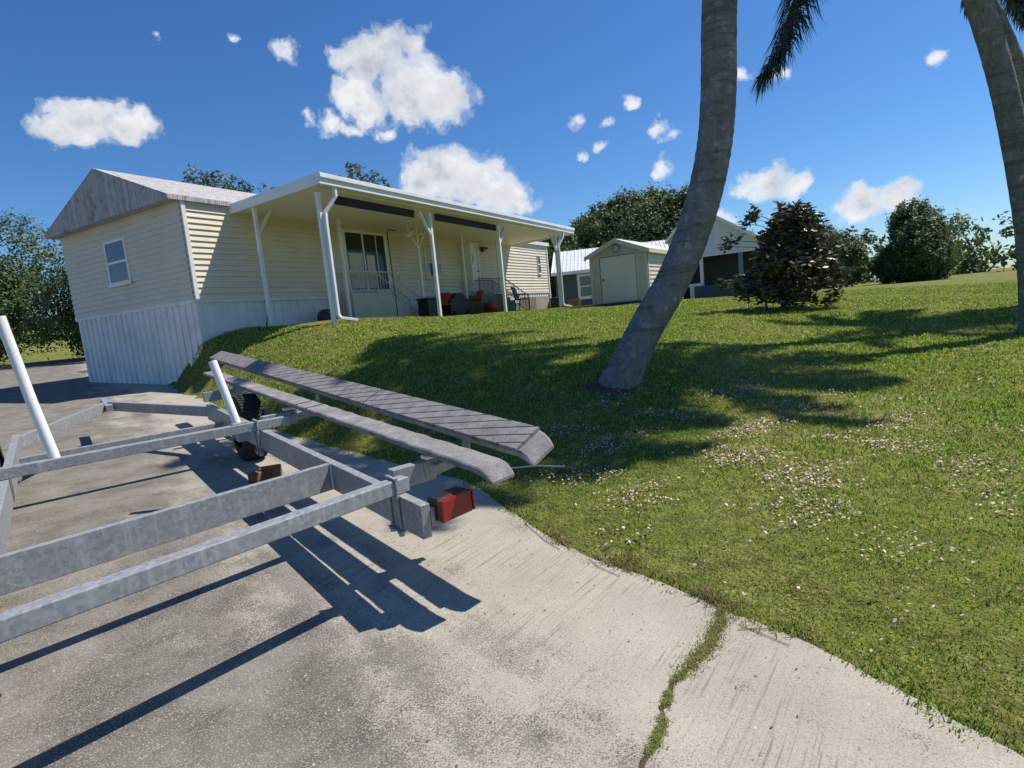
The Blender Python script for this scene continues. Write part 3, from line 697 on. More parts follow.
while u < 3.4:
    m.bar(L.p(u, -.4, 3.835), L.p(u, 3.0, 5.365), .03, .035, (0, 0, 1)); u += .23
m.build('roof', M['mroof'], ct)
m = MB(); L.box(m, -3.95, 3.4, -.44, -.402, 3.64, 3.83); m.build('fascia', M['white'], ct)
window(L, ct, -2.45, -1.25, -.02, 2.15, 3.62, fw=.15)
RR = Fr((11.0, 32), (.87, -.5))
nb = thing('gabled_house', 'white gabled house with a recessed dark grey carport and white post', 'house', RR.p(2, 3, 1.4))
pk, zk = .12, 6.5; SLR, SLL = .675, 1.0
def rk(u): return zk - (u-pk)*SLR if u > pk else zk + (u-pk)*SLL
m = MB(); m.prism([RR.p(-1.5, 0, 3.86), RR.p(3.95, 0, 3.86), RR.p(pk, 0, zk-.03), RR.p(-1.5, 0, rk(-1.5)-.03)], RR.V*.15)
m.build('gable_wall', mk('white_board_siding', (.66, .69, .71), (.60, .63, .65), 1.0, .6), nb)
m = MB()
uu = -1.2
while uu < 3.7:
    top = rk(uu+.02) - .14
    if top > 3.95: RR.box(m, uu, uu+.035, -.016, -.001, 3.88, top)
    uu += .42
m.build('batten', mk('white_batten', (.66, .69, .71), None, 1, .6), nb) if m.v else None
m = MB()
for e in (-1.6, 4.9): m.prism([RR.p(e, -.35, rk(e)), RR.p(pk, -.35, zk), RR.p(pk, -.35, zk+.11), RR.p(e, -.35, rk(e)+.11)], RR.V*9)
m.build('roof', M['mroof'], nb)
m = MB()
for e in (-1.6, 4.9): m.prism([RR.p(e, -.40, rk(e)-.06), RR.p(pk, -.40, zk-.06), RR.p(pk, -.40, zk+.13), RR.p(e, -.40, rk(e)+.13)], RR.V*.045)
m.build('rake_board', M['white'], nb)
m = MB(); RR.box(m, -1.4, 2.9, 2.6, 2.8, 1.2, 4.45); RR.box(m, 2.9, 3.9, 2.6, 2.8, 1.2, 3.86); RR.box(m, 3.9, 4.0, 0.2, 2.6, 1.2, 3.84); m.build('back_wall', M['dgray'], nb)
m = MB(); RR.box(m, -.25, 4.0, 0, .16, 1.2, 2.18); RR.lap(m, -.25, 4.0, -.001, 1.3, 2.18, .16); m.build('half_wall', M['gray'], nb)
m = MB(); RR.box(m, -.75, .32, -.08, .24, 2.2, 2.36); RR.box(m, -.43, -.20, -.06, .10, 1.3, 2.2); m.build('ledge', M['white'], nb)
m = MB(); RR.box(m, .16, .34, -.03, .14, 2.36, 3.86); m.build('post', M['white'], nb)
m = MB(); RR.box(m, 2.2, 2.42, -.02, .14, 2.18, 3.86); m.build('post', mk('grey_blue_paint', (.20, .25, .30), None, 2, .6), nb)
m = MB(); RR.box(m, -1.4, 3.9, -.03, -.001, 3.78, 3.86); m.build('lintel', M['white'], nb)
# car far behind between the homes
ca = Fr((2.6, 36.2), (1, .15))
cr = thing('parked_car', 'pale car parked far back between the tan home and the grey cottage', 'car', ca.p(1.5, .8, 1.55))
m = MB(); prof = [(0, .35), (.1, .62), (.9, .72), (1.3, 1.12), (1.6, 1.22), (2.7, 1.22), (3.3, .8), (3.9, .74), (4.1, .5), (4.1, .3), (0, .25)]
m.prism([ca.p(a, 0, 1.55+b) for a, b in prof], ca.V*1.6); m.build('body', M['carpaint'], cr, bevel=.06)
m = MB()
m.prism([ca.p(a, -.006, 1.55+b) for a, b in ((1.12, .78), (1.4, 1.08), (1.65, 1.15), (1.9, 1.15), (1.9, .78))], ca.V*.004); m.prism([ca.p(a, -.006, 1.55+b) for a, b in ((1.97, .78), (1.97, 1.15), (2.65, 1.15), (3.1, .8))], ca.V*.004)
m.build('side_window', M['glass'], cr)
for a in (.8, 3.3):
    m = MB(); m.tube([ca.p(a, -.03, 1.86), ca.p(a, .2, 1.86)], .31, 18); m.build('wheel', M['rubber'], cr)
bb = thing('wheeled_bin', 'black wheeled bin at the far corner of the tan home', 'bin', (2.75, 28.9, 1.6))
m = MB(); bf = Fr((2.5, 28.9), (.95, .2)); m.prism([bf.p(0, 0, 1.62), bf.p(.5, 0, 1.62), bf.p(.56, 0, 2.2), bf.p(-.05, 0, 2.2)], bf.V*.5); m.build('body', M['black'], bb, bevel=.02)
m = MB(); bf.box(m, -.08, .6, -.05, .58, 2.2, 2.27); m.build('lid', M['black'], bb, bevel=.02)
m = MB(); m.tube([bf.p(-.02, .5, 1.7), bf.p(.52, .5, 1.7)], .09, 12); m.build('wheel', M['rubber'], bb)
# weathered boards leaning by the post
bx = thing('wooden_crate', 'weathered light wooden crate on the grass beside the black wheeled bin', 'crate', (3.2, 27.6, 1.6))
cf = Fr((3.1, 27.5), (.9, -.3))
for zz in (1.64, 1.8, 1.96):
    m = MB(); cf.box(m, 0, .55, 0, .02, zz, zz+.12); cf.box(m, 0, .55, .4, .42, zz, zz+.12); m.build('slat', M['wood'], bx)
for a in (.0, .51):
    for b in (.021, .36):
        m = MB(); cf.box(m, a, a+.04, b, b+.04, 1.58, 2.08); m.build('corner_post', M['wood'], bx)

# ------------------------------------------------------------------ foliage
def leaves(name, cen, rad, n, size, mat, parent=None, asp=.5, seed=0, shell=.55, clump=None, up=.3):
    g = np.random.default_rng(seed); cen = np.array(cen, float); rad = np.array(rad, float)
    if rad.ndim == 1: rad = np.repeat(rad[:, None], 3, 1)
    vol = rad.prod(1)**(2/3); k = g.choice(len(cen), n, p=vol/vol.sum())
    d = g.normal(size=(n, 3)); d /= np.linalg.norm(d, axis=1)[:, None]
    r = g.uniform(shell, 1.0, n)**.7
    if clump:
        nc = clump; kc = g.choice(len(cen), nc, p=vol/vol.sum()); dc = g.normal(size=(nc, 3)); dc /= np.linalg.norm(dc, axis=1)[:, None]
        pc_ = cen[kc] + dc*rad[kc]*(g.uniform(shell, 1.08, nc)**.7)[:, None]
        w = g.integers(0, nc, n); p = pc_[w] + g.normal(0, 1, (n, 3))*rad[kc[w]].mean(1)[:, None]*.105; out = dc[w]
    else: p = cen[k] + d*rad[k]*r[:, None]; out = d
    nrm = out + g.normal(0, .6, (n, 3)); nrm[:, 2] += up; nrm /= np.linalg.norm(nrm, axis=1)[:, None]
    t = np.cross(nrm, g.normal(size=(n, 3))); t /= np.linalg.norm(t, axis=1)[:, None]; b = np.cross(nrm, t)
    s = g.uniform(.6, 1.25, n)*size; ex = t*s[:, None]; ey = b*(s*asp)[:, None]
    V = np.stack([p-ex, p-ey+ex*.1, p+ex, p+ey+ex*.1], 1).reshape(-1, 3); q = np.arange(n)*4
    return npmesh(name, V, quads=np.c_[q, q+1, q+2, q+3], mat=mat, parent=parent)
def tree(label, base, cen, rad, n, size, mat, seed, trunk_r=.3, name='broadleaf_tree', clump=None, group=None, limbs=5, asp=.5, shell=.55, extra=None):
    z = base[2]; r = thing(name, label, 'tree', base, group)
    m = MB(); c = Vector(np.mean(np.array(cen), 0)); b = Vector(base)
    m.tube([b+Vector((0, 0, -.2)), b+(c-b)*.35, b+(c-b)*.7], [trunk_r, trunk_r*.75, trunk_r*.45], 10)
    g = random.Random(seed)
    for i in range(limbs):
        e = Vector(cen[g.randrange(len(cen))]); st = b+(c-b)*g.uniform(.35, .65)
        mid = (st+e)/2 + Vector((g.uniform(-.3, .3), g.uniform(-.3, .3), .2)); m.tube([st, mid, e], [trunk_r*.4, trunk_r*.25, trunk_r*.08], 7)
    m.build('trunk', M['bark'], r)
    leaves('crown', cen, rad, n, size, mat, r, asp, seed, shell, clump)
    return r
g = random.Random(11)
# big round tree behind the shed
cen = []; rad = []
for i in range(34):
    a = g.uniform(0, 6.28); q = g.uniform(0, 1)**.5
    x = 6.9+10.4*((i*.618) % 1); hh = 10.5 - 2.1*((x-12.4)/5.5)**2
    rr0 = g.uniform(1.2, 1.8); cen.append((x, 48+math.sin(a)*q*3.5, hh-rr0*.8-(0 if i < 18 else g.uniform(.8, 3.4)))); rad.append(rr0)
cen.append((12.0, 48, 6.2)); rad.append(4.5)
tree('large round dark green tree rising behind the shed', (12.2, 48, 1.5), cen, rad, 110000, .14, M['leaf_dark'], 3, .5, clump=3200, shell=.45)
# hedge of trees behind porch end
specs = [(3.2, 44, 7.4, 2.2), (6.6, 45, 7.9, 2.3), (1.0, 42, 6.6, 2.0), (8.6, 43, 6.2, 1.8), (4.6, 41, 6.1, 1.7)]
lab = ['dark tree behind the right end of the porch roof', 'tallest tree in the dark row left of the large round tree', 'dark tree mostly hidden behind the tan home', 'low dark tree between the cottage roof and the large round tree', 'bushy dark tree just over the left end of the cottage roof']
for i, (x, y, h_, r_) in enumerate(specs):
    cen = [(x+g.uniform(-1, 1)*r_*.7, y+g.uniform(-1, 1)*r_*.6, h_-r_*.6-g.uniform(0, 1)*(h_-3)*.7) for _ in range(9)]
    tree(lab[i], (x, y, 1.6), cen, [r_*g.uniform(.5, .8) for _ in cen], 16000, .15, M['leaf_mid' if i % 2 else 'leaf_dark'], 20+i, .25, clump=700, group='dark trees behind the homes')
for i, (x, y, h_, r_, l_) in enumerate([(19.5, 50, 7.0, 3.0, 'green tree right of the white gabled house'), (26, 48, 8.0, 3.2, 'taller green tree farther right of the white gabled house'), (33, 44, 7.4, 3.0, 'rounded green tree at the far right of the back row'), (-18, 27, 7.0, 2.8, 'green tree behind the drive left of the tan home'), (-25, 26, 8.5, 3.2, 'tallest green tree left of the drive'), (-17, 36, 9.5, 3.2, 'tall green tree far back behind the tan home roof')]):
    cen = [(x+g.uniform(-1, 1)*r_*.8, y+g.uniform(-1, 1)*r_*.7, h_-r_*.5-g.uniform(0, 1)*(h_-2.6)*.75) for _ in range(12)]
    tree(l_, (x, y, 1.3), cen, [r_*g.uniform(.4, .65) for _ in cen], 50000, (.085 if y < 30 else .13), M['leaf_mid' if i % 2 else 'leaf_dark'], 40+i, .3, clump=1700, group='green trees around the yard edge')
# far-off woods closing the horizon
wc = []; wr = []
for i in range(150):
    a = R(-75+150*i/149+g.uniform(-1, 1)); d_ = g.uniform(95, 125); wc.append((math.sin(a)*d_, math.cos(a)*d_, g.uniform(1, 6))); wr.append(g.uniform(2.5, 4.5))
wo = leaves('far_woods', wc, wr, 60000, .42, M['leaf_dark'], None, .5, 99, .5, 3000)
tag(wo, 'distant line of woods along the horizon behind the houses', 'woods', kind='stuff')
# sparse tree over the porch roof
cen = [(-9.8, 20.8, 7.0), (-8.6, 21.5, 6.75), (-9.2, 21, 6.9), (-10.6, 21, 7.2)]
tree('sparse leafy tree with bare twigs beyond the left end of the porch roof', (-9.4, 21.2, 1.7), cen, [.7, .6, .55, .7], 1500, .075, M['leaf_mid'], 71, .12, clump=150, shell=.2)
cen = [(-5.7, 24, 7.9), (-5.0, 24.2, 7.65), (-4.3, 24, 7.4), (-6.4, 24, 7.5)]
tree('thin tree whose top sprigs show above the porch roof', (-5.2, 24.2, 1.7), cen, [.55, .5, .4, .4], 700, .07, M['leaf_mid'], 72, .12, clump=60, shell=.2)

# magnolia bush
def magnolia():
    b = Vector((7.15, 14.5, gz(7.15, 14.5)))
    r = thing('magnolia_tree', 'small magnolia with dark bronze green leaves and low branches on the right lawn', 'tree', b)
    m = MB(); gg = random.Random(4); tips = []
    m.tube([b+Vector((0, 0, -.1)), b+Vector((.05, 0, .9)), b+Vector((.1, 0, 2.0)), b+Vector((.15, .05, 2.35))], [.07, .055, .035, .015], 8)
    m.tube([b+Vector((-.38, .1, -.1)), b+Vector((-.40, .1, .5)), b+Vector((-.2, .05, 1.0))], [.03, .028, .02], 6)
    for i in range(230):
        t = gg.uniform(.06, 1); h = t*2.38; a = gg.uniform(0, 6.28)
        R_ = (1.5*(1-t*.72)*(0.55+.45*min(1, t*5)))*gg.uniform(.35, 1.08)
        o = b+Vector((.1*t+.25, 0, h*.9)); e = o+Vector((math.cos(a)*R_, math.sin(a)*R_*.8, gg.uniform(-.05, .35)))
        if i % 3 == 0: m.tube([o-Vector((.25*(1-t), 0, 0)), (o+e)/2+Vector((0, 0, .03)), e], [.016, .011, .005], 5)
        tips.append(e)
    for dx, dz in ((-1.35, .78), (-1.15, .65), (-.95, .85), (-1.55, .72), (-1.25, 1.85), (-1.4, 1.72), (-.85, 2.25), (-.65, 2.35), (-.75, 2.45), (.1, 2.55), (.25, 2.45)):
        e = b+Vector((dx, gg.uniform(-.2, .2), dz)); tips.append(e); m.tube([b+Vector((.05, 0, dz*.8)), (b+e)/2+Vector((0, 0, dz*.45)), e], [.014, .01, .005], 5)
    m.build('trunk', M['bark'], r)
    V = []; n = 0
    g2 = np.random.default_rng(9)
    for e in tips:
        for k_ in range(36):
            d = g2.normal(size=3); d[2] = abs(d[2])*.5-.25; d /= np.linalg.norm(d); p = np.array(e)+g2.normal(0, .075, 3)
            s = np.cross(d, g2.normal(size=3)); s /= np.linalg.norm(s); L_ = g2.uniform(.12, .22); w_ = L_*.22
            V += [p, p+d*L_*.45+s*w_, p+d*L_, p+d*L_*.45-s*w_]; n += 1
    q = np.arange(n)*4
    npmesh('leaves', np.array(V), quads=np.c_[q, q+1, q+2, q+3], mat=M['leaf_mag'], parent=r)
magnolia()

# ------------------------------------------------------------------ palms
def frond_mesh(V, F, path, leaf=.42, seed=0, dens=75, droop=.75, lw=.020):
    """path: list of points; adds drooping leaflets in all planes"""
    g = np.random.default_rng(seed); P = np.array(path, float); n = len(P)
    for i in range(dens*2):
        t = .10+.9*((i//2)/dens); s = t*(n-1); k_ = min(int(s), n-2); f = s-k_
        # catmull-ish
        p = P[k_]*(1-f)+P[k_+1]*f; d = P[k_+1]-P[k_]; d /= np.linalg.norm(d)
        side = np.cross(d, (0, 0, 1)); side /= (np.linalg.norm(side)+1e-6); side *= 1 if i % 2 else -1
        L = leaf*(.45+.55*math.sin(min(1, t*1.05)*math.pi*.86+.25))*g.uniform(.75, 1.1)
        v = side*g.uniform(.5, 1.1)+d*g.uniform(.25, .7)+np.array((g.uniform(-.45, .45), g.uniform(-.4, .4), g.uniform(-.5, .35))); v /= np.linalg.norm(v)
        w = np.cross(v, g.normal(size=3)); w /= np.linalg.norm(w); w *= lw
        m_ = p+v*L*.5; e = p+v*L*.85+np.array((0, 0, -L*droop*.55))
        b = len(V); V += [p-w, p+w, m_-w*.9, m_+w*.9, e]; F += [(b, b+1, b+3, b+2), (b+2, b+3, b+4)]
def palm(label, pts, rads, nfr, seed, flen=3.0, group='tall palms over the lawn', special=(), crown_bias=0, minpitch=-.5):
    g = random.Random(seed); base = pts[0]
    r = thing('palm_tree', label, 'palm tree', base, group)
    # smooth path
    P = []; Rr = []
    n = len(pts)
    for i in range(n-1):
        p0, p1, p2, p3 = (Vector(pts[max(i-1, 0)]), Vector(pts[i]), Vector(pts[i+1]), Vector(pts[min(i+2, n-1)]))
        for k_ in range(24):
            t = k_/24; P.append(.5*((2*p1)+(p2-p0)*t+(2*p0-5*p1+4*p2-p3)*t*t+(3*p1-p0-3*p2+p3)*t**3))
            Rr.append((rads[i]*(1-t)+rads[i+1]*t)*(1+g.uniform(-.012, .012)+(.018 if k_ % 5 == 0 else 0)+(.16*(1-t)**6 if i == 0 else 0)))
    P.append(Vector(pts[-1])); Rr.append(rads[-1])
    m = MB(); m.tube([Vector(pts[0])-Vector((0, 0, .25))-(P[12]-P[0])*.1]+P, [Rr[0]*1.08]+Rr, 28); m.build('trunk', M['palmbark'], r)
    top = Vector(pts[-1]); cs = MB(); cs.tube([top-Vector((0, 0, .1)), top+Vector((0, 0, .5)), top+Vector((0, 0, 1.0))], [rads[-1]*.8, rads[-1]*.85, .05], 14)
    cs.build('crownshaft', M['leaf_mid'], r)
    c = top+Vector((0, 0, .75)); paths = []
    for i in range(nfr):
        a = 2*math.pi*(i/nfr)+g.uniform(-.2, .2); el = g.uniform(minpitch, 1.2); L = flen*g.uniform(.85, 1.1); pts_ = [c]; p = Vector(c); pitch = el
        for k_ in range(9):
            d = Vector((math.cos(a)*math.cos(pitch), math.sin(a)*math.cos(pitch), math.sin(pitch))); p = p+d*L/9; pts_.append(Vector(p)); pitch -= .17+.02*k_
        paths.append(pts_)
    paths += [list(map(Vector, s)) for s in special]
    for i, ph in enumerate(paths):
        rm = MB(); rm.tube(ph, [.03*(1-k_/len(ph))+.006 for k_ in range(len(ph))], 5)
        rc = rm.build('frond', M['frond'], r)
        V = []; Fq = []; frond_mesh(V, Fq, [tuple(q) for q in ph], leaf=.60 if i >= nfr else .50, seed=seed*100+i, dens=700 if i >= nfr else 150, lw=.0085 if i >= nfr else .020)
        qd = [f for f in Fq if len(f) == 4]; tr = [f for f in Fq if len(f) == 3]
        npmesh('leaflets', np.array([list(v) for v in V]), quads=qd, tris=tr, mat=M['frond'], parent=rc)
    return r
palm('leaning grey palm trunk rising out of the middle of the lawn', [(1.24, 6.45, gz(1.24, 6.45)-.02), (1.58, 6.48, 1.27), (1.97, 6.5, 1.85), (2.28, 6.5, 2.50), (2.48, 6.5, 3.15), (2.575, 6.5, 3.80), (2.65, 6.52, 4.80), (2.95, 6.8, 6.1), (3.9, 7.3, 7.3), (5.1, 7.7, 8.0)],
     [.215, .195, .19, .19, .188, .187, .182, .17, .15, .13], 26, 5, 2.4, minpitch=.1)
# ragged root flare
palm('palm at the right with a frond hanging down toward the leaning trunk', [(8.15, 8.6, gz(8.15, 8.6)), (8.0, 8.6, 2.2), (7.6, 8.6, 4.2), (7.0, 8.55, 5.9), (6.6, 8.5, 7.0)], [.2, .17, .16, .15, .12], 24, 6, 2.7,
     special=[[(6.5, 8.5, 7.7), (6.0, 8.4, 7.9), (5.4, 8.25, 7.7), (4.9, 8.15, 7.15), (4.66, 8.1, 6.5), (4.46, 8.05, 5.8), (4.26, 8.0, 5.2), (4.02, 8.0, 4.75), (3.80, 8.0, 4.45)]], minpitch=.05)
palm('straight palm far out on the right side of the lawn', [(12.6, 12.2, gz(12.6, 12.2)), (12.5, 12.2, 4), (12.4, 12.2, 8.2)], [.22, .18, .14], 24, 7, 2.9)
palm('added strongly leaning palm at the right whose high crown shades the lawn', [(10.6, 10.2, gz(10.6, 10.2)), (9.6, 10.2, 4.0), (8.0, 10.2, 7.2), (6.2, 10.3, 9.0), (4.6, 10.3, 9.9)], [.22, .18, .17, .15, .12], 24, 8, 3.1, minpitch=.0)  # extra palm, added so its crown throws shade on the lawn
# mulch ring at the leaning palm
m = MB(); gg = random.Random(8); n = 40; c0 = (1.12, 6.36)
vs = []
for rr_ in (0, .5, 1):
    for k_ in range(n):
        a = 2*math.pi*k_/n; q = rr_*(.30+.07*math.sin(3*a)+.04*math.sin(7*a)+gg.uniform(-.05, .05)); x = c0[0]+math.cos(a)*q*1.25; y = c0[1]+math.sin(a)*q; vs.append((x, y, gz(x, y)+(.02 if rr_ < .9 else -.01)+gg.uniform(0, .012)))
fs = [(j*n+k_, j*n+(k_+1) % n, (j+1)*n+(k_+1) % n, (j+1)*n+k_) for j in range(2) for k_ in range(n)]
m.add(vs, fs, True); tag(m.build('mulch', M['soil']), 'brown bare soil and mulch around the foot of the leaning palm', 'mulch', kind='stuff')

# ------------------------------------------------------------------ boat trailer
TA = R(-39); A = Vector((math.sin(TA), math.cos(TA), .034)); N = Vector((math.cos(TA), -math.sin(TA), 0))   # forward, outboard right
C0 = Vector((-.478, 2.775, 0))       # rear end of the right rail on the ground plane
def TP(t, n, h):                   # along, outboard, height above drive
    p = C0 + Vector((A.x, A.y, 0))*t + N*n; return Vector((p.x, p.y, zd(p.x, p.y)+h))
tr = thing('boat_trailer', 'empty galvanised boat trailer with carpeted bunks standing on the drive', 'trailer', TP(2.5, -1, 0))
def channel(mb, t0, t1, n, h0=.40, h1=.58, w=.055, side=1):
    th = .007
    mb.bar(TP(t0, n+side*th/2, (h0+h1)/2), TP(t1, n+side*th/2, (h0+h1)/2), th, h1-h0)
    mb.bar(TP(t0, n-side*w/2+side*th, h1-th/2), TP(t1, n-side*w/2+side*th, h1-th/2), w, th)
    mb.bar(TP(t0, n-side*w/2+side*th, h0+th/2), TP(t1, n-side*w/2+side*th, h0+th/2), w, th)
WID = 1.75
m = MB(); m.bar(TP(0, -.03, .49), TP(4.9, -.03, .49), .055, .18); m.build('rail', M['galv'], tr, bevel=.004)
m = MB(); m.bar(TP(0, -WID, .49), TP(4.9, -WID, .49), .055, .18); m.build('rail', M['galv'], tr, bevel=.004)
for n_ in (-.03, -WID):
    m = MB(); m.bar(TP(4.9, n_, .49), TP(6.9, -WID/2, .49), .055, .12); m.build('rail', M['galv'], tr, bevel=.004)
m = MB(); m.bar(TP(6.6, -WID/2, .49), TP(7.6, -WID/2, .49), .08, .08); m.build('tongue', M['galv'], tr, bevel=.004)
# crossmembers on top (rear and third), and a channel between rails
m = MB(); m.bar(TP(.28, .02, .622), TP(-.02, -2.05, .622), .08, .08); rc = m.build('crossbar', M['galv'], tr, bevel=.006)
m = MB(); m.bar(TP(2.75, .20, .622), TP(2.75, -2.0, .622), .08, .08); m.build('crossbar', M['galv'], tr, bevel=.006)
m = MB(); m.bar(TP(1.18, -.06, .49), TP(.99, -WID+.03, .49), .045, .178); m.build('crossmember', M['galv'], tr, bevel=.004)
m = MB(); m.bar(TP(4.2, -.06, .40), TP(4.2, -WID+.03, .40), .06, .12); m.build('crossmember', M['galv'], tr, bevel=.004)
# outboard dark bracket arms carrying the bunks
def ubolt(t, n0, parent, z0=.36):
    m = MB()
    for dt in (-.048, .048):
        m.tube([TP(t+dt, n0, z0), TP(t+dt, n0, .675)], .0075, 7)
        m.tube([TP(t+dt, n0, z0-.0), TP(t+dt, n0, z0+.016)], .016, 6); m.tube([TP(t+dt, n0, z0+.018), TP(t+dt, n0, z0+.024)], .022, 8)
    m.bar(TP(t-.07, n0, z0+.028), TP(t+.07, n0, z0+.028), .035, .007); m.bar(TP(t-.055, n0, .672), TP(t+.055, n0, .672), .016, .012)
    m.build('bolt', M['galv'], parent)
ubolt(.27, -.065, tr); ubolt(2.75, -.085, tr); ubolt(.02, -WID+.055, tr)
def arm(t, hb):
    m = MB()
    m.bar(TP(t, .02, .60), TP(t, .30, .60), .07, .12)          # arm along the crossbar line
    m.build('bunk_arm', M['galv'], tr, bevel=.004)
    m = MB(); m.bar(TP(t-.04, .22, .61), TP(t-.04, .50, .64), .012, .10); m.bar(TP(t+.0, .33, .56), TP(t+.0, .33, hb-.03), .012, .07, A); m.bar(TP(t-.06, .27, hb-.06), TP(t-.06, .39, hb-.045), .09, .012)
    m.bar(TP(t, .56, .60), TP(t, .56, .78), .012, .08, A); m.bar(TP(t, .28, .585), TP(t, .60, .615), .05, .05)
    m.build('bunk_bracket', M['galv'], tr, bevel=.003)
arm(.45, .70); arm(2.95, .70); arm(5.4, .72)
for t_ in (.40, 2.92):
    m = MB(); m.obox(TP(t_, .27, .693), Vector((A.x, A.y, 0))*.035, N*.055, Vector((0, 0, .012))); m.build('white_pad', M['white'], tr, bevel=.008)
# bunks: carpeted boards.  path in (t, n, h), width, tilt, thickness
def bunk(path, wd, tilt, th, rib=False, seg=.10):
    core = MB(); top = MB(); ct_, st_ = math.cos(tilt), math.sin(tilt)
    X = N*ct_+Vector((0, 0, st_)); Z = Vector((0, 0, ct_))-N*st_
    pts = [TP(*p) for p in path]
    d = (pts[-1]-pts[0]); Ltot = d.length; d.normalize(); ns = int(Ltot/seg)
    g = random.Random(int(wd*1000))
    prof = [(-1, -1), (1, -1), (1, .55), (.86, 1), (-.86, 1), (-1, .55)]
    vs = []; fs = []; k = len(prof)
    def at(s):
        t = max(0., min(1., s/Ltot)); i = t*(len(pts)-1); j = min(int(i), len(pts)-2); return pts[j]*(1-(i-j))+pts[j+1]*(i-j)
    ss = [0, .012, .03, .07, .12]+[.18+seg*i for i in range(int((Ltot-.2)/seg))]+[Ltot]
    for q, s in enumerate(ss):
        e = min(1., s/.12); wf = (.86+.14*math.sqrt(max(0, 1-(1-e)**2))); tf = .45+.55*math.sqrt(max(0, 1-(1-e)**2)); drop = -(1-e)**2*.05
        c = at(s)+Vector((0, 0, drop+g.uniform(-.0022, .0022)))
        for a, b in prof: vs.append(c+X*(a*wd/2*wf)+Z*((b*tf-1)*th/2+ (.003*math.sin(s*23) if b > 0 else 0)))
    for q in range(len(ss)-1):
        for j in range(k): fs.append((q*k+j, q*k+(j+1) % k, (q+1)*k+(j+1) % k, (q+1)*k+j))
    fs.append(tuple(range(k))[::-1]); fs.append(tuple(range((len(ss)-1)*k, len(ss)*k)))
    core.add(vs, fs, False); b = core.build('bunk', M['carpet'], tr, bevel=.003)
    if rib:   # raised slanted strips stapled across the board
        gl = MB(); gl.prism([at(.11)+X*(-wd/2*.97)+Z*.0005, at(.11)+X*(wd/2*.97)+Z*.0005, at(Ltot-.05)+X*(wd/2*.97)+Z*.0005, at(Ltot-.05)+X*(-wd/2*.97)+Z*.0005], Z*.004); gl.build('groove_lining', M['core'], b)
        m = MB(); s0 = .06; hw = wd/2*.985; sh_ = -.60
        while s0 < Ltot+.5:
            poly = [(-1, s0), (1, s0+sh_), (1, s0+sh_+.198), (-1, s0+.198)]
            for sgn, lim in ((1, .10), (-1, Ltot-.05)):
                out = []
                for (a0, b0), (a1, b1) in zip(poly, poly[1:]+poly[:1]):
                    i0 = sgn*(b0-lim) >= 0; i1 = sgn*(b1-lim) >= 0
                    if i0: out.append((a0, b0))
                    if i0 != i1: f_ = (lim-b0)/(b1-b0); out.append((a0+(a1-a0)*f_, lim))
                poly = out
                if not poly: break
            if len(poly) >= 3: m.prism([at(q_)+X*(a_*hw)+Z*.0015 for a_, q_ in poly], Z*.015)
            s0 += .226
        m.build('tread_strip', M['carpet'], b)
    # wraps where the carpet is joined
    m = MB()
    for s in ((2.0,) if rib else (2.55, 2.80)):
        c = at(s); m.obox(c+Z*(.016 if rib else .003), d*.005, X*(wd/2*1.005), Z*.003)
    m.build('seam', M['seam_dark'], b)
    return b
bunk([(-.25, .298, .745), (6.3, .30, .835)], .168, R(4), .036)
bunk([(-.26, .565, .81), (7.2, .60, 1.00)], .20, R(25), .045, rib=True)
for n_, tl_, wd_ in ((-WID-.30, -9, .145), (-WID-.58, -25, .185)):
    bunk([(-.2, n_, .74 if wd_ < .15 else .80), (6.4, n_, .84 if wd_ < .15 else .95)], wd_, R(tl_), .05)
# tail light
LD = (N*.97+Vector((A.x, A.y, 0))*.16).normalized(); LB = Vector((-LD.y, LD.x, 0))
lm = MB(); lm.obox(TP(.03, .125, .535), LD*.105, LB*.045, (0, 0, .060)); tl = lm.build('tail_light', M['black'], tr, label='red tail light in a black housing', bevel=.008)
lm = MB(); lm.obox(TP(-.032, .130, .535), LD*.104, LB*.022, (0, 0, .057)); lm.obox(TP(.0, .238, .535), LD*.006, LB*.045, (0, 0, .054)); lm.build('lens', M['lens'], tl, bevel=.012)
lm = MB(); lm.bar(TP(.03, -.0, .50), TP(.03, .045, .50), .06, .10); lm.build('light_bracket', M['galv'], tl)
for t_ in (.55, 1.18, 2.2, 3.0):
    m = MB(); m.tube([TP(t_, -.003, .53), TP(t_, .008, .53)], .014, 6); m.build('bolt', M['railm'], tr)
m = MB()
for i_ in range(16):
    h_ = .41+.165*i_/15; c_ = TP(1.155, -.058, h_); m.obox(c_, (.006, 0, 0), (0, .006, 0), (0, 0, .0055))
m.build('weld_bead', M['railm'], tr)
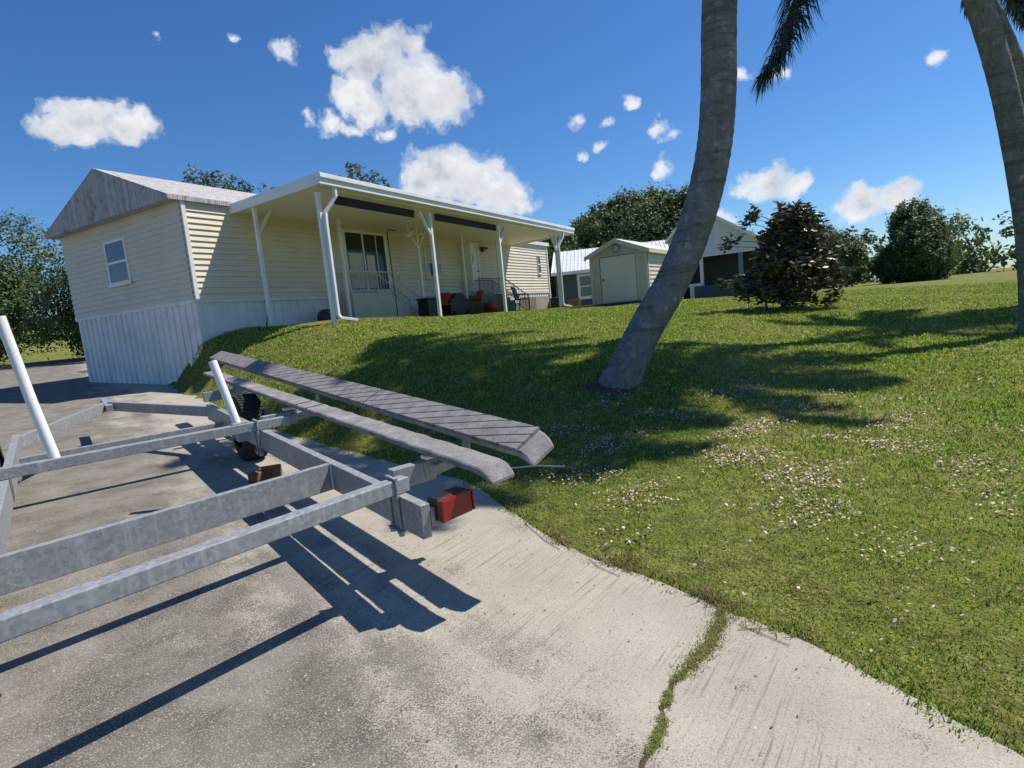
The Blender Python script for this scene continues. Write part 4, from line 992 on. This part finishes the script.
# wheels
def wheel(t, n, rr=.36, wd=.25):
    m = MB(); c = TP(t, n, rr-.005); prof = [(-.5, .60), (-.52, .75), (-.47, .92), (-.33, .985), (0, 1.0), (.33, .985), (.47, .92), (.52, .75), (.5, .60)]
    ns = 48; vs = []; fs = []; Fw = Vector((A.x, A.y, 0)).normalized(); Zv = Vector((0, 0, 1)); k = len(prof)
    for i in range(ns):
        a = 2*math.pi*i/ns; dr = Fw*math.cos(a)+Zv*math.sin(a)
        for x, q in prof: vs.append(c+N*x*wd+dr*q*rr)
    for i in range(ns):
        for j in range(k-1): fs.append((i*k+j, i*k+j+1, ((i+1) % ns)*k+j+1, ((i+1) % ns)*k+j))
    m.add(vs, fs, True)
    wv = m.build('wheel', M['rubber'], tr)
    m = MB()
    for i in range(ns):   # tread blocks
        a = 2*math.pi*(i+.2)/ns
        for j, x in enumerate((-.36, -.18, 0, .18, .36)):
            aa_ = a + (j % 2)*math.pi/ns; dr = Fw*math.cos(aa_)+Zv*math.sin(aa_); tg = -Fw*math.sin(aa_)+Zv*math.cos(aa_)
            m.obox(c+N*x*wd+dr*(rr*(.998 if abs(x) < .3 else .985)), N*wd*.072+tg*.004, tg*.0155, dr*.008)
    m.build('tread', M['rubber'], wv)
    m = MB(); m.tube([c-N*wd*.3, c-N*wd*.1, c+N*wd*.1, c+N*wd*.42], [.2, .17, .17, .205], 24); m.tube([c+N*wd*.1, c+N*wd*.55], [.06, .05], 12)
    m.build('rim', M['galv'], wv)
wheel(4.2, .20); wheel(4.2, -WID-.22)
m = MB(); m.bar(TP(4.2, .12, .335), TP(4.2, -WID-.14, .335), .06, .06); m.build('axle', M['galv'], tr, bevel=.004)
for n_ in (-.03, -WID):
    m = MB(); m.tube([TP(3.75, n_, .36), TP(3.98, n_, .30), TP(4.2, n_, .285), TP(4.42, n_, .30), TP(4.65, n_, .36)], .022, 6); m.build('spring', M['dkrail'], tr)
# guide post in white plastic
gp = MB(); b0 = TP(2.78, -.21, .60); gp.tube([b0, b0+Vector((-.10, .03, .38)), b0+Vector((-.165, .05, .62))], .034, 16)
gpo = gp.build('guide_post', M['white'], tr, label='white plastic guide post')
m = MB(); m.obox(b0+Vector((0, 0, .02)), N*.065, Vector((A.x, A.y, 0))*.052, (0, 0, .055)); m.obox(b0+Vector((0, 0, -.06))+N*.02, N*.05, Vector((A.x, A.y, 0))*.05, (0, 0, .03)); m.build('clamp', M['galv'], gpo, bevel=.005)
gq = MB(); b1 = TP(2.78, -WID+.3, .60); gq.tube([b1, b1+Vector((-.10, .0, .5)), b1+Vector((-.2, .0, 1.1))], .034, 16); gq.build('guide_post', M['white'], tr)
# brown blocks
for i, (t, n, yaw, l_) in enumerate(((3.25, -.06, .3, 'brown wooden block on the drive just behind the trailer wheel'), (3.22, -.20, -.25, 'smaller brown block nearer the camera beside the trailer wheel'))):
    c = TP(t, n+.17, .055 if i == 0 else .045); d = Vector((math.cos(yaw), math.sin(yaw), 0)); e = Vector((-d.y, d.x, 0))
    m = MB(); m.obox(c, d*(.10 if i == 0 else .055), e*.055, (0, 0, .055 if i == 0 else .045)); tag(m.build('chock_block', M['brick'], bevel=.008), l_, 'block', 'brown blocks by the trailer wheel')

# white stick lying on the grass behind the bunk end, twigs on the drive
def stick(pts, r, mat, label, name='twig', group=None, cat='twig'):
    m = MB(); m.tube(pts, r, 7); tag(m.build(name, mat), label, cat, group)
def gp_(x, y, d=.03): return (x, y, max(gz(x, y), zd(x, y))+d)
stick([gp_(-.12, 4.78, .06), gp_(.14, 4.64, .06), gp_(.37, 4.50, .05)], .007, M['white'], 'thin white rod lying in the grass behind the end of the bunks', 'rod', None, 'rod')
def dz_(x, y): return (x, y, zd(x, y)+.006)
stick([(-.06, 4.33, .20), dz_(-.03, 4.0), dz_(.02, 3.75), dz_(.12, 3.5), dz_(.20, 3.36)], .002, M['twig'], 'long curved twig lying from the grass onto the drive', group='twigs on the drive')
stick([dz_(.36, 3.22), dz_(.40, 3.10), dz_(.50, 2.98)], .002, M['twig'], 'short dark twig at the drive edge beside the dry straw', group='twigs on the drive')
stick([dz_(.93, 2.42), dz_(1.02, 2.42), dz_(1.1, 2.40)], .002, M['twig'], 'straight reddish twig on the slab right of the weedy crack', group='twigs on the drive')
stick([dz_(.95, 2.46), dz_(1.02, 2.38), dz_(1.10, 2.28)], .002, M['twig'], 'slanting twig crossing the straight one right of the weedy crack', group='twigs on the drive')
# leaf litter on the drive
n = 260; x = rng.uniform(-1.5, 1.4, n); y = rng.uniform(1.5, 5.2, n); s = sdist(x, y); ok = (s < -.02) & (s > -1.6); x, y = x[ok], y[ok]; n = len(x)
a = rng.random(n)*6.28; q = rng.uniform(.004, .011, n); z = zd(x, y)+.003
V = np.stack([np.c_[x-np.cos(a)*q, y-np.sin(a)*q, z], np.c_[x+np.sin(a)*q*.35, y-np.cos(a)*q*.35, z+.003], np.c_[x+np.cos(a)*q, y+np.sin(a)*q, z+.001], np.c_[x-np.sin(a)*q*.35, y+np.cos(a)*q*.35, z+.004]], 1)
k = np.arange(n)*4; tag(npmesh('leaf_litter', V.reshape(-1, 3), quads=np.c_[k, k+1, k+2, k+3], mat=mk('litter', (.10, .065, .04), (.2, .15, .10), 20, .9)), 'tiny brown leaf crumbs scattered over the concrete', 'litter', kind='stuff')

# ------------------------------------------------------------------ light and sky
SAZ, SEL = 71, 57
sun = bpy.data.lights.new('sun', 'SUN'); sun.energy = 4.1; sun.angle = R(.55); sun.color = (1, .93, .82)
so = bpy.data.objects.new('sun', sun); COL.objects.link(so)
dv = Vector((math.sin(R(SAZ))*math.cos(R(SEL)), math.cos(R(SAZ))*math.cos(R(SEL)), math.sin(R(SEL))))
so.rotation_euler = dv.to_track_quat('Z', 'Y').to_euler()
wd = bpy.data.worlds.new('World'); sc.world = wd; wd.use_nodes = True; nt = wd.node_tree; N_ = nt.nodes; L_ = nt.links
bg = N_['Background']; sky = N_.new('ShaderNodeTexSky'); sky.sky_type = 'NISHITA'; sky.sun_disc = False
sky.sun_elevation = R(SEL); sky.sun_rotation = R(SAZ); sky.air_density = 1.0; sky.dust_density = .3; sky.ozone_density = 2.5
bg.inputs[1].default_value = .082
def nd(t, **k):
    n = N_.new(t)
    for a, b in k.items():
        if a[0] == '_': setattr(n, a[1:], b)
        else: n.inputs[a].default_value = b
    return n
def mt(op, a, b=0., clamp=False):
    n = nd('ShaderNodeMath', _operation=op, _use_clamp=clamp)
    for i, v in enumerate((a, b)):
        if hasattr(v, 'is_linked'): L_.new(v, n.inputs[i])
        else: n.inputs[i].default_value = v
    return n.outputs[0]
tc = nd('ShaderNodeTexCoord'); dirv = tc.outputs['Generated']
def vn(scale, detail=5, rough=.6):
    n = nd('ShaderNodeTexNoise', Scale=scale, Detail=detail, Roughness=rough); L_.new(dirv, n.inputs['Vector']); return n
# warp the direction a little
w1 = vn(9, 4); sub = nd('ShaderNodeVectorMath', _operation='SUBTRACT'); L_.new(w1.outputs['Color'], sub.inputs[0]); sub.inputs[1].default_value = (.5, .5, .5)
scl = nd('ShaderNodeVectorMath', _operation='SCALE'); L_.new(sub.outputs[0], scl.inputs[0]); scl.inputs['Scale'].default_value = .05
add = nd('ShaderNodeVectorMath', _operation='ADD'); L_.new(dirv, add.inputs[0]); L_.new(scl.outputs[0], add.inputs[1]); w2 = vn(34, 4); sub2 = nd('ShaderNodeVectorMath', _operation='SUBTRACT'); L_.new(w2.outputs['Color'], sub2.inputs[0]); sub2.inputs[1].default_value = (.5, .5, .5); sc2 = nd('ShaderNodeVectorMath', _operation='SCALE'); L_.new(sub2.outputs[0], sc2.inputs[0]); sc2.inputs['Scale'].default_value = .035; ad2 = nd('ShaderNodeVectorMath', _operation='ADD'); L_.new(add.outputs[0], ad2.inputs[0]); L_.new(sc2.outputs[0], ad2.inputs[1]); st2 = nd('ShaderNodeVectorMath', _operation='MULTIPLY'); L_.new(ad2.outputs[0], st2.inputs[0]); st2.inputs[1].default_value = (1, 1, 1.35); wv = st2.outputs[0]
def ddir(px, py):
    th, r = R(-7.0), R(5.5); f = Vector((0, math.cos(th), math.sin(th))); r0 = Vector((1, 0, 0)); u0 = r0.cross(f)
    rt = r0*math.cos(r)-u0*math.sin(r); up = rt.cross(f); return (f+rt*(px-512)/560-up*(py-384)/560).normalized()
# cloud puffs as sky directions (unit vectors) with an angular radius
PUFF = [((-.2029, .8549), 0, 0)]
blobs = [(372, 62, 44), (398, 48, 28), (345, 62, 24), (405, 90, 46), (440, 100, 36), (462, 106, 16), (372, 110, 26), (385, 130, 12), (285, 51, 16), (306, 118, 13), (328, 120, 17), (352, 128, 12), (355, 92, 26),
         (440, 170, 34), (470, 180, 36), (500, 195, 34), (495, 170, 16), (425, 182, 24), (524, 207, 16), (580, 124, 12), (608, 127, 11), (630, 108, 10), (661, 130, 14), (579, 154, 8), (601, 146, 9), (664, 165, 14), (657, 170, 10), (742, 74, 13), (778, 78, 10),
         (765, 184, 26), (790, 187, 20), (745, 190, 14), (236, 38, 8), (720, 225, 18), (700, 228, 10),
         (90, 120, 34), (125, 130, 28), (60, 136, 24), (860, 205, 26), (900, 196, 24), (930, 60, 16), (160, 40, 12)]
val = None; big = None
for px, py, r in blobs:
    d_ = ddir(px, py); ds = nd('ShaderNodeVectorMath', _operation='DISTANCE'); L_.new(wv, ds.inputs[0]); ds.inputs[1].default_value = (d_.x, d_.y, d_.z*1.35)
    r_ = r*.86 if r < 20 else r
    ar = r_/560/ (1+((px-512)**2+(py-384)**2)/560**2)**.75
    e = mt('SUBTRACT', 1, mt('MULTIPLY', ds.outputs['Value'], 1/(ar*1.12)))
    if r < 20: e = mt('MULTIPLY', e, .62)
    val = e if val is None else mt('MAXIMUM', val, e)
    if r >= 24: big = e if big is None else mt('MAXIMUM', big, e)
dens = mt('ADD', mt('ADD', val, .04), mt('MULTIPLY', mt('SUBTRACT', vn(15, 5, .55).outputs['Fac'], .5), 1.7))
dens = mt('ADD', dens, mt('MULTIPLY', mt('SUBTRACT', vn(42, 5, .52).outputs['Fac'], .5), .7))
def rmp(f, *st):
    n = nd('ShaderNodeValToRGB'); n.color_ramp.interpolation = 'EASE'
    while len(n.color_ramp.elements) < len(st): n.color_ramp.elements.new(.5)
    for e, (p, c) in zip(n.color_ramp.elements, st): e.position = p; e.color = (c, c, c, 1) if not hasattr(c, '__len__') else (*c, 1)
    L_.new(f, n.inputs[0]); return n.outputs[0]
alpha = rmp(dens, (-.02 if False else .0, 0.), (.16, .22), (.36, .72), (.66, .96))
sep = nd('ShaderNodeSeparateXYZ'); L_.new(dirv, sep.inputs[0])
shade = mt('ADD', mt('MULTIPLY', mt('MAXIMUM', big, 0.), .55), mt('MULTIPLY', mt('SUBTRACT', vn(19, 6, .55).outputs['Fac'], .5), 1.9))
ccol = rmp(shade, (.0, (7.3, 7.4, 7.5)), (.35, (6.2, 6.35, 6.6)), (.85, (3.9, 4.2, 4.8)))
hsv = nd('ShaderNodeHueSaturation', Saturation=1.22, Value=1.0); L_.new(sky.outputs[0], hsv.inputs['Color'])
mx = nd('ShaderNodeMix', _data_type='RGBA'); L_.new(alpha, mx.inputs[0]); tn = nd('ShaderNodeMix', _data_type='RGBA', _blend_type='MULTIPLY'); tn.inputs[0].default_value = 1; L_.new(hsv.outputs[0], tn.inputs[6]); tn.inputs[7].default_value = (.62, .80, 1, 1); L_.new(tn.outputs[2], mx.inputs[6]); L_.new(ccol, mx.inputs[7])
L_.new(mx.outputs[2], bg.inputs[0])

sc.view_settings.view_transform = 'Standard'; sc.view_settings.look = 'None'; sc.view_settings.gamma = 1; sc.view_settings.use_curve_mapping = False
sc.view_settings.exposure = 0.6
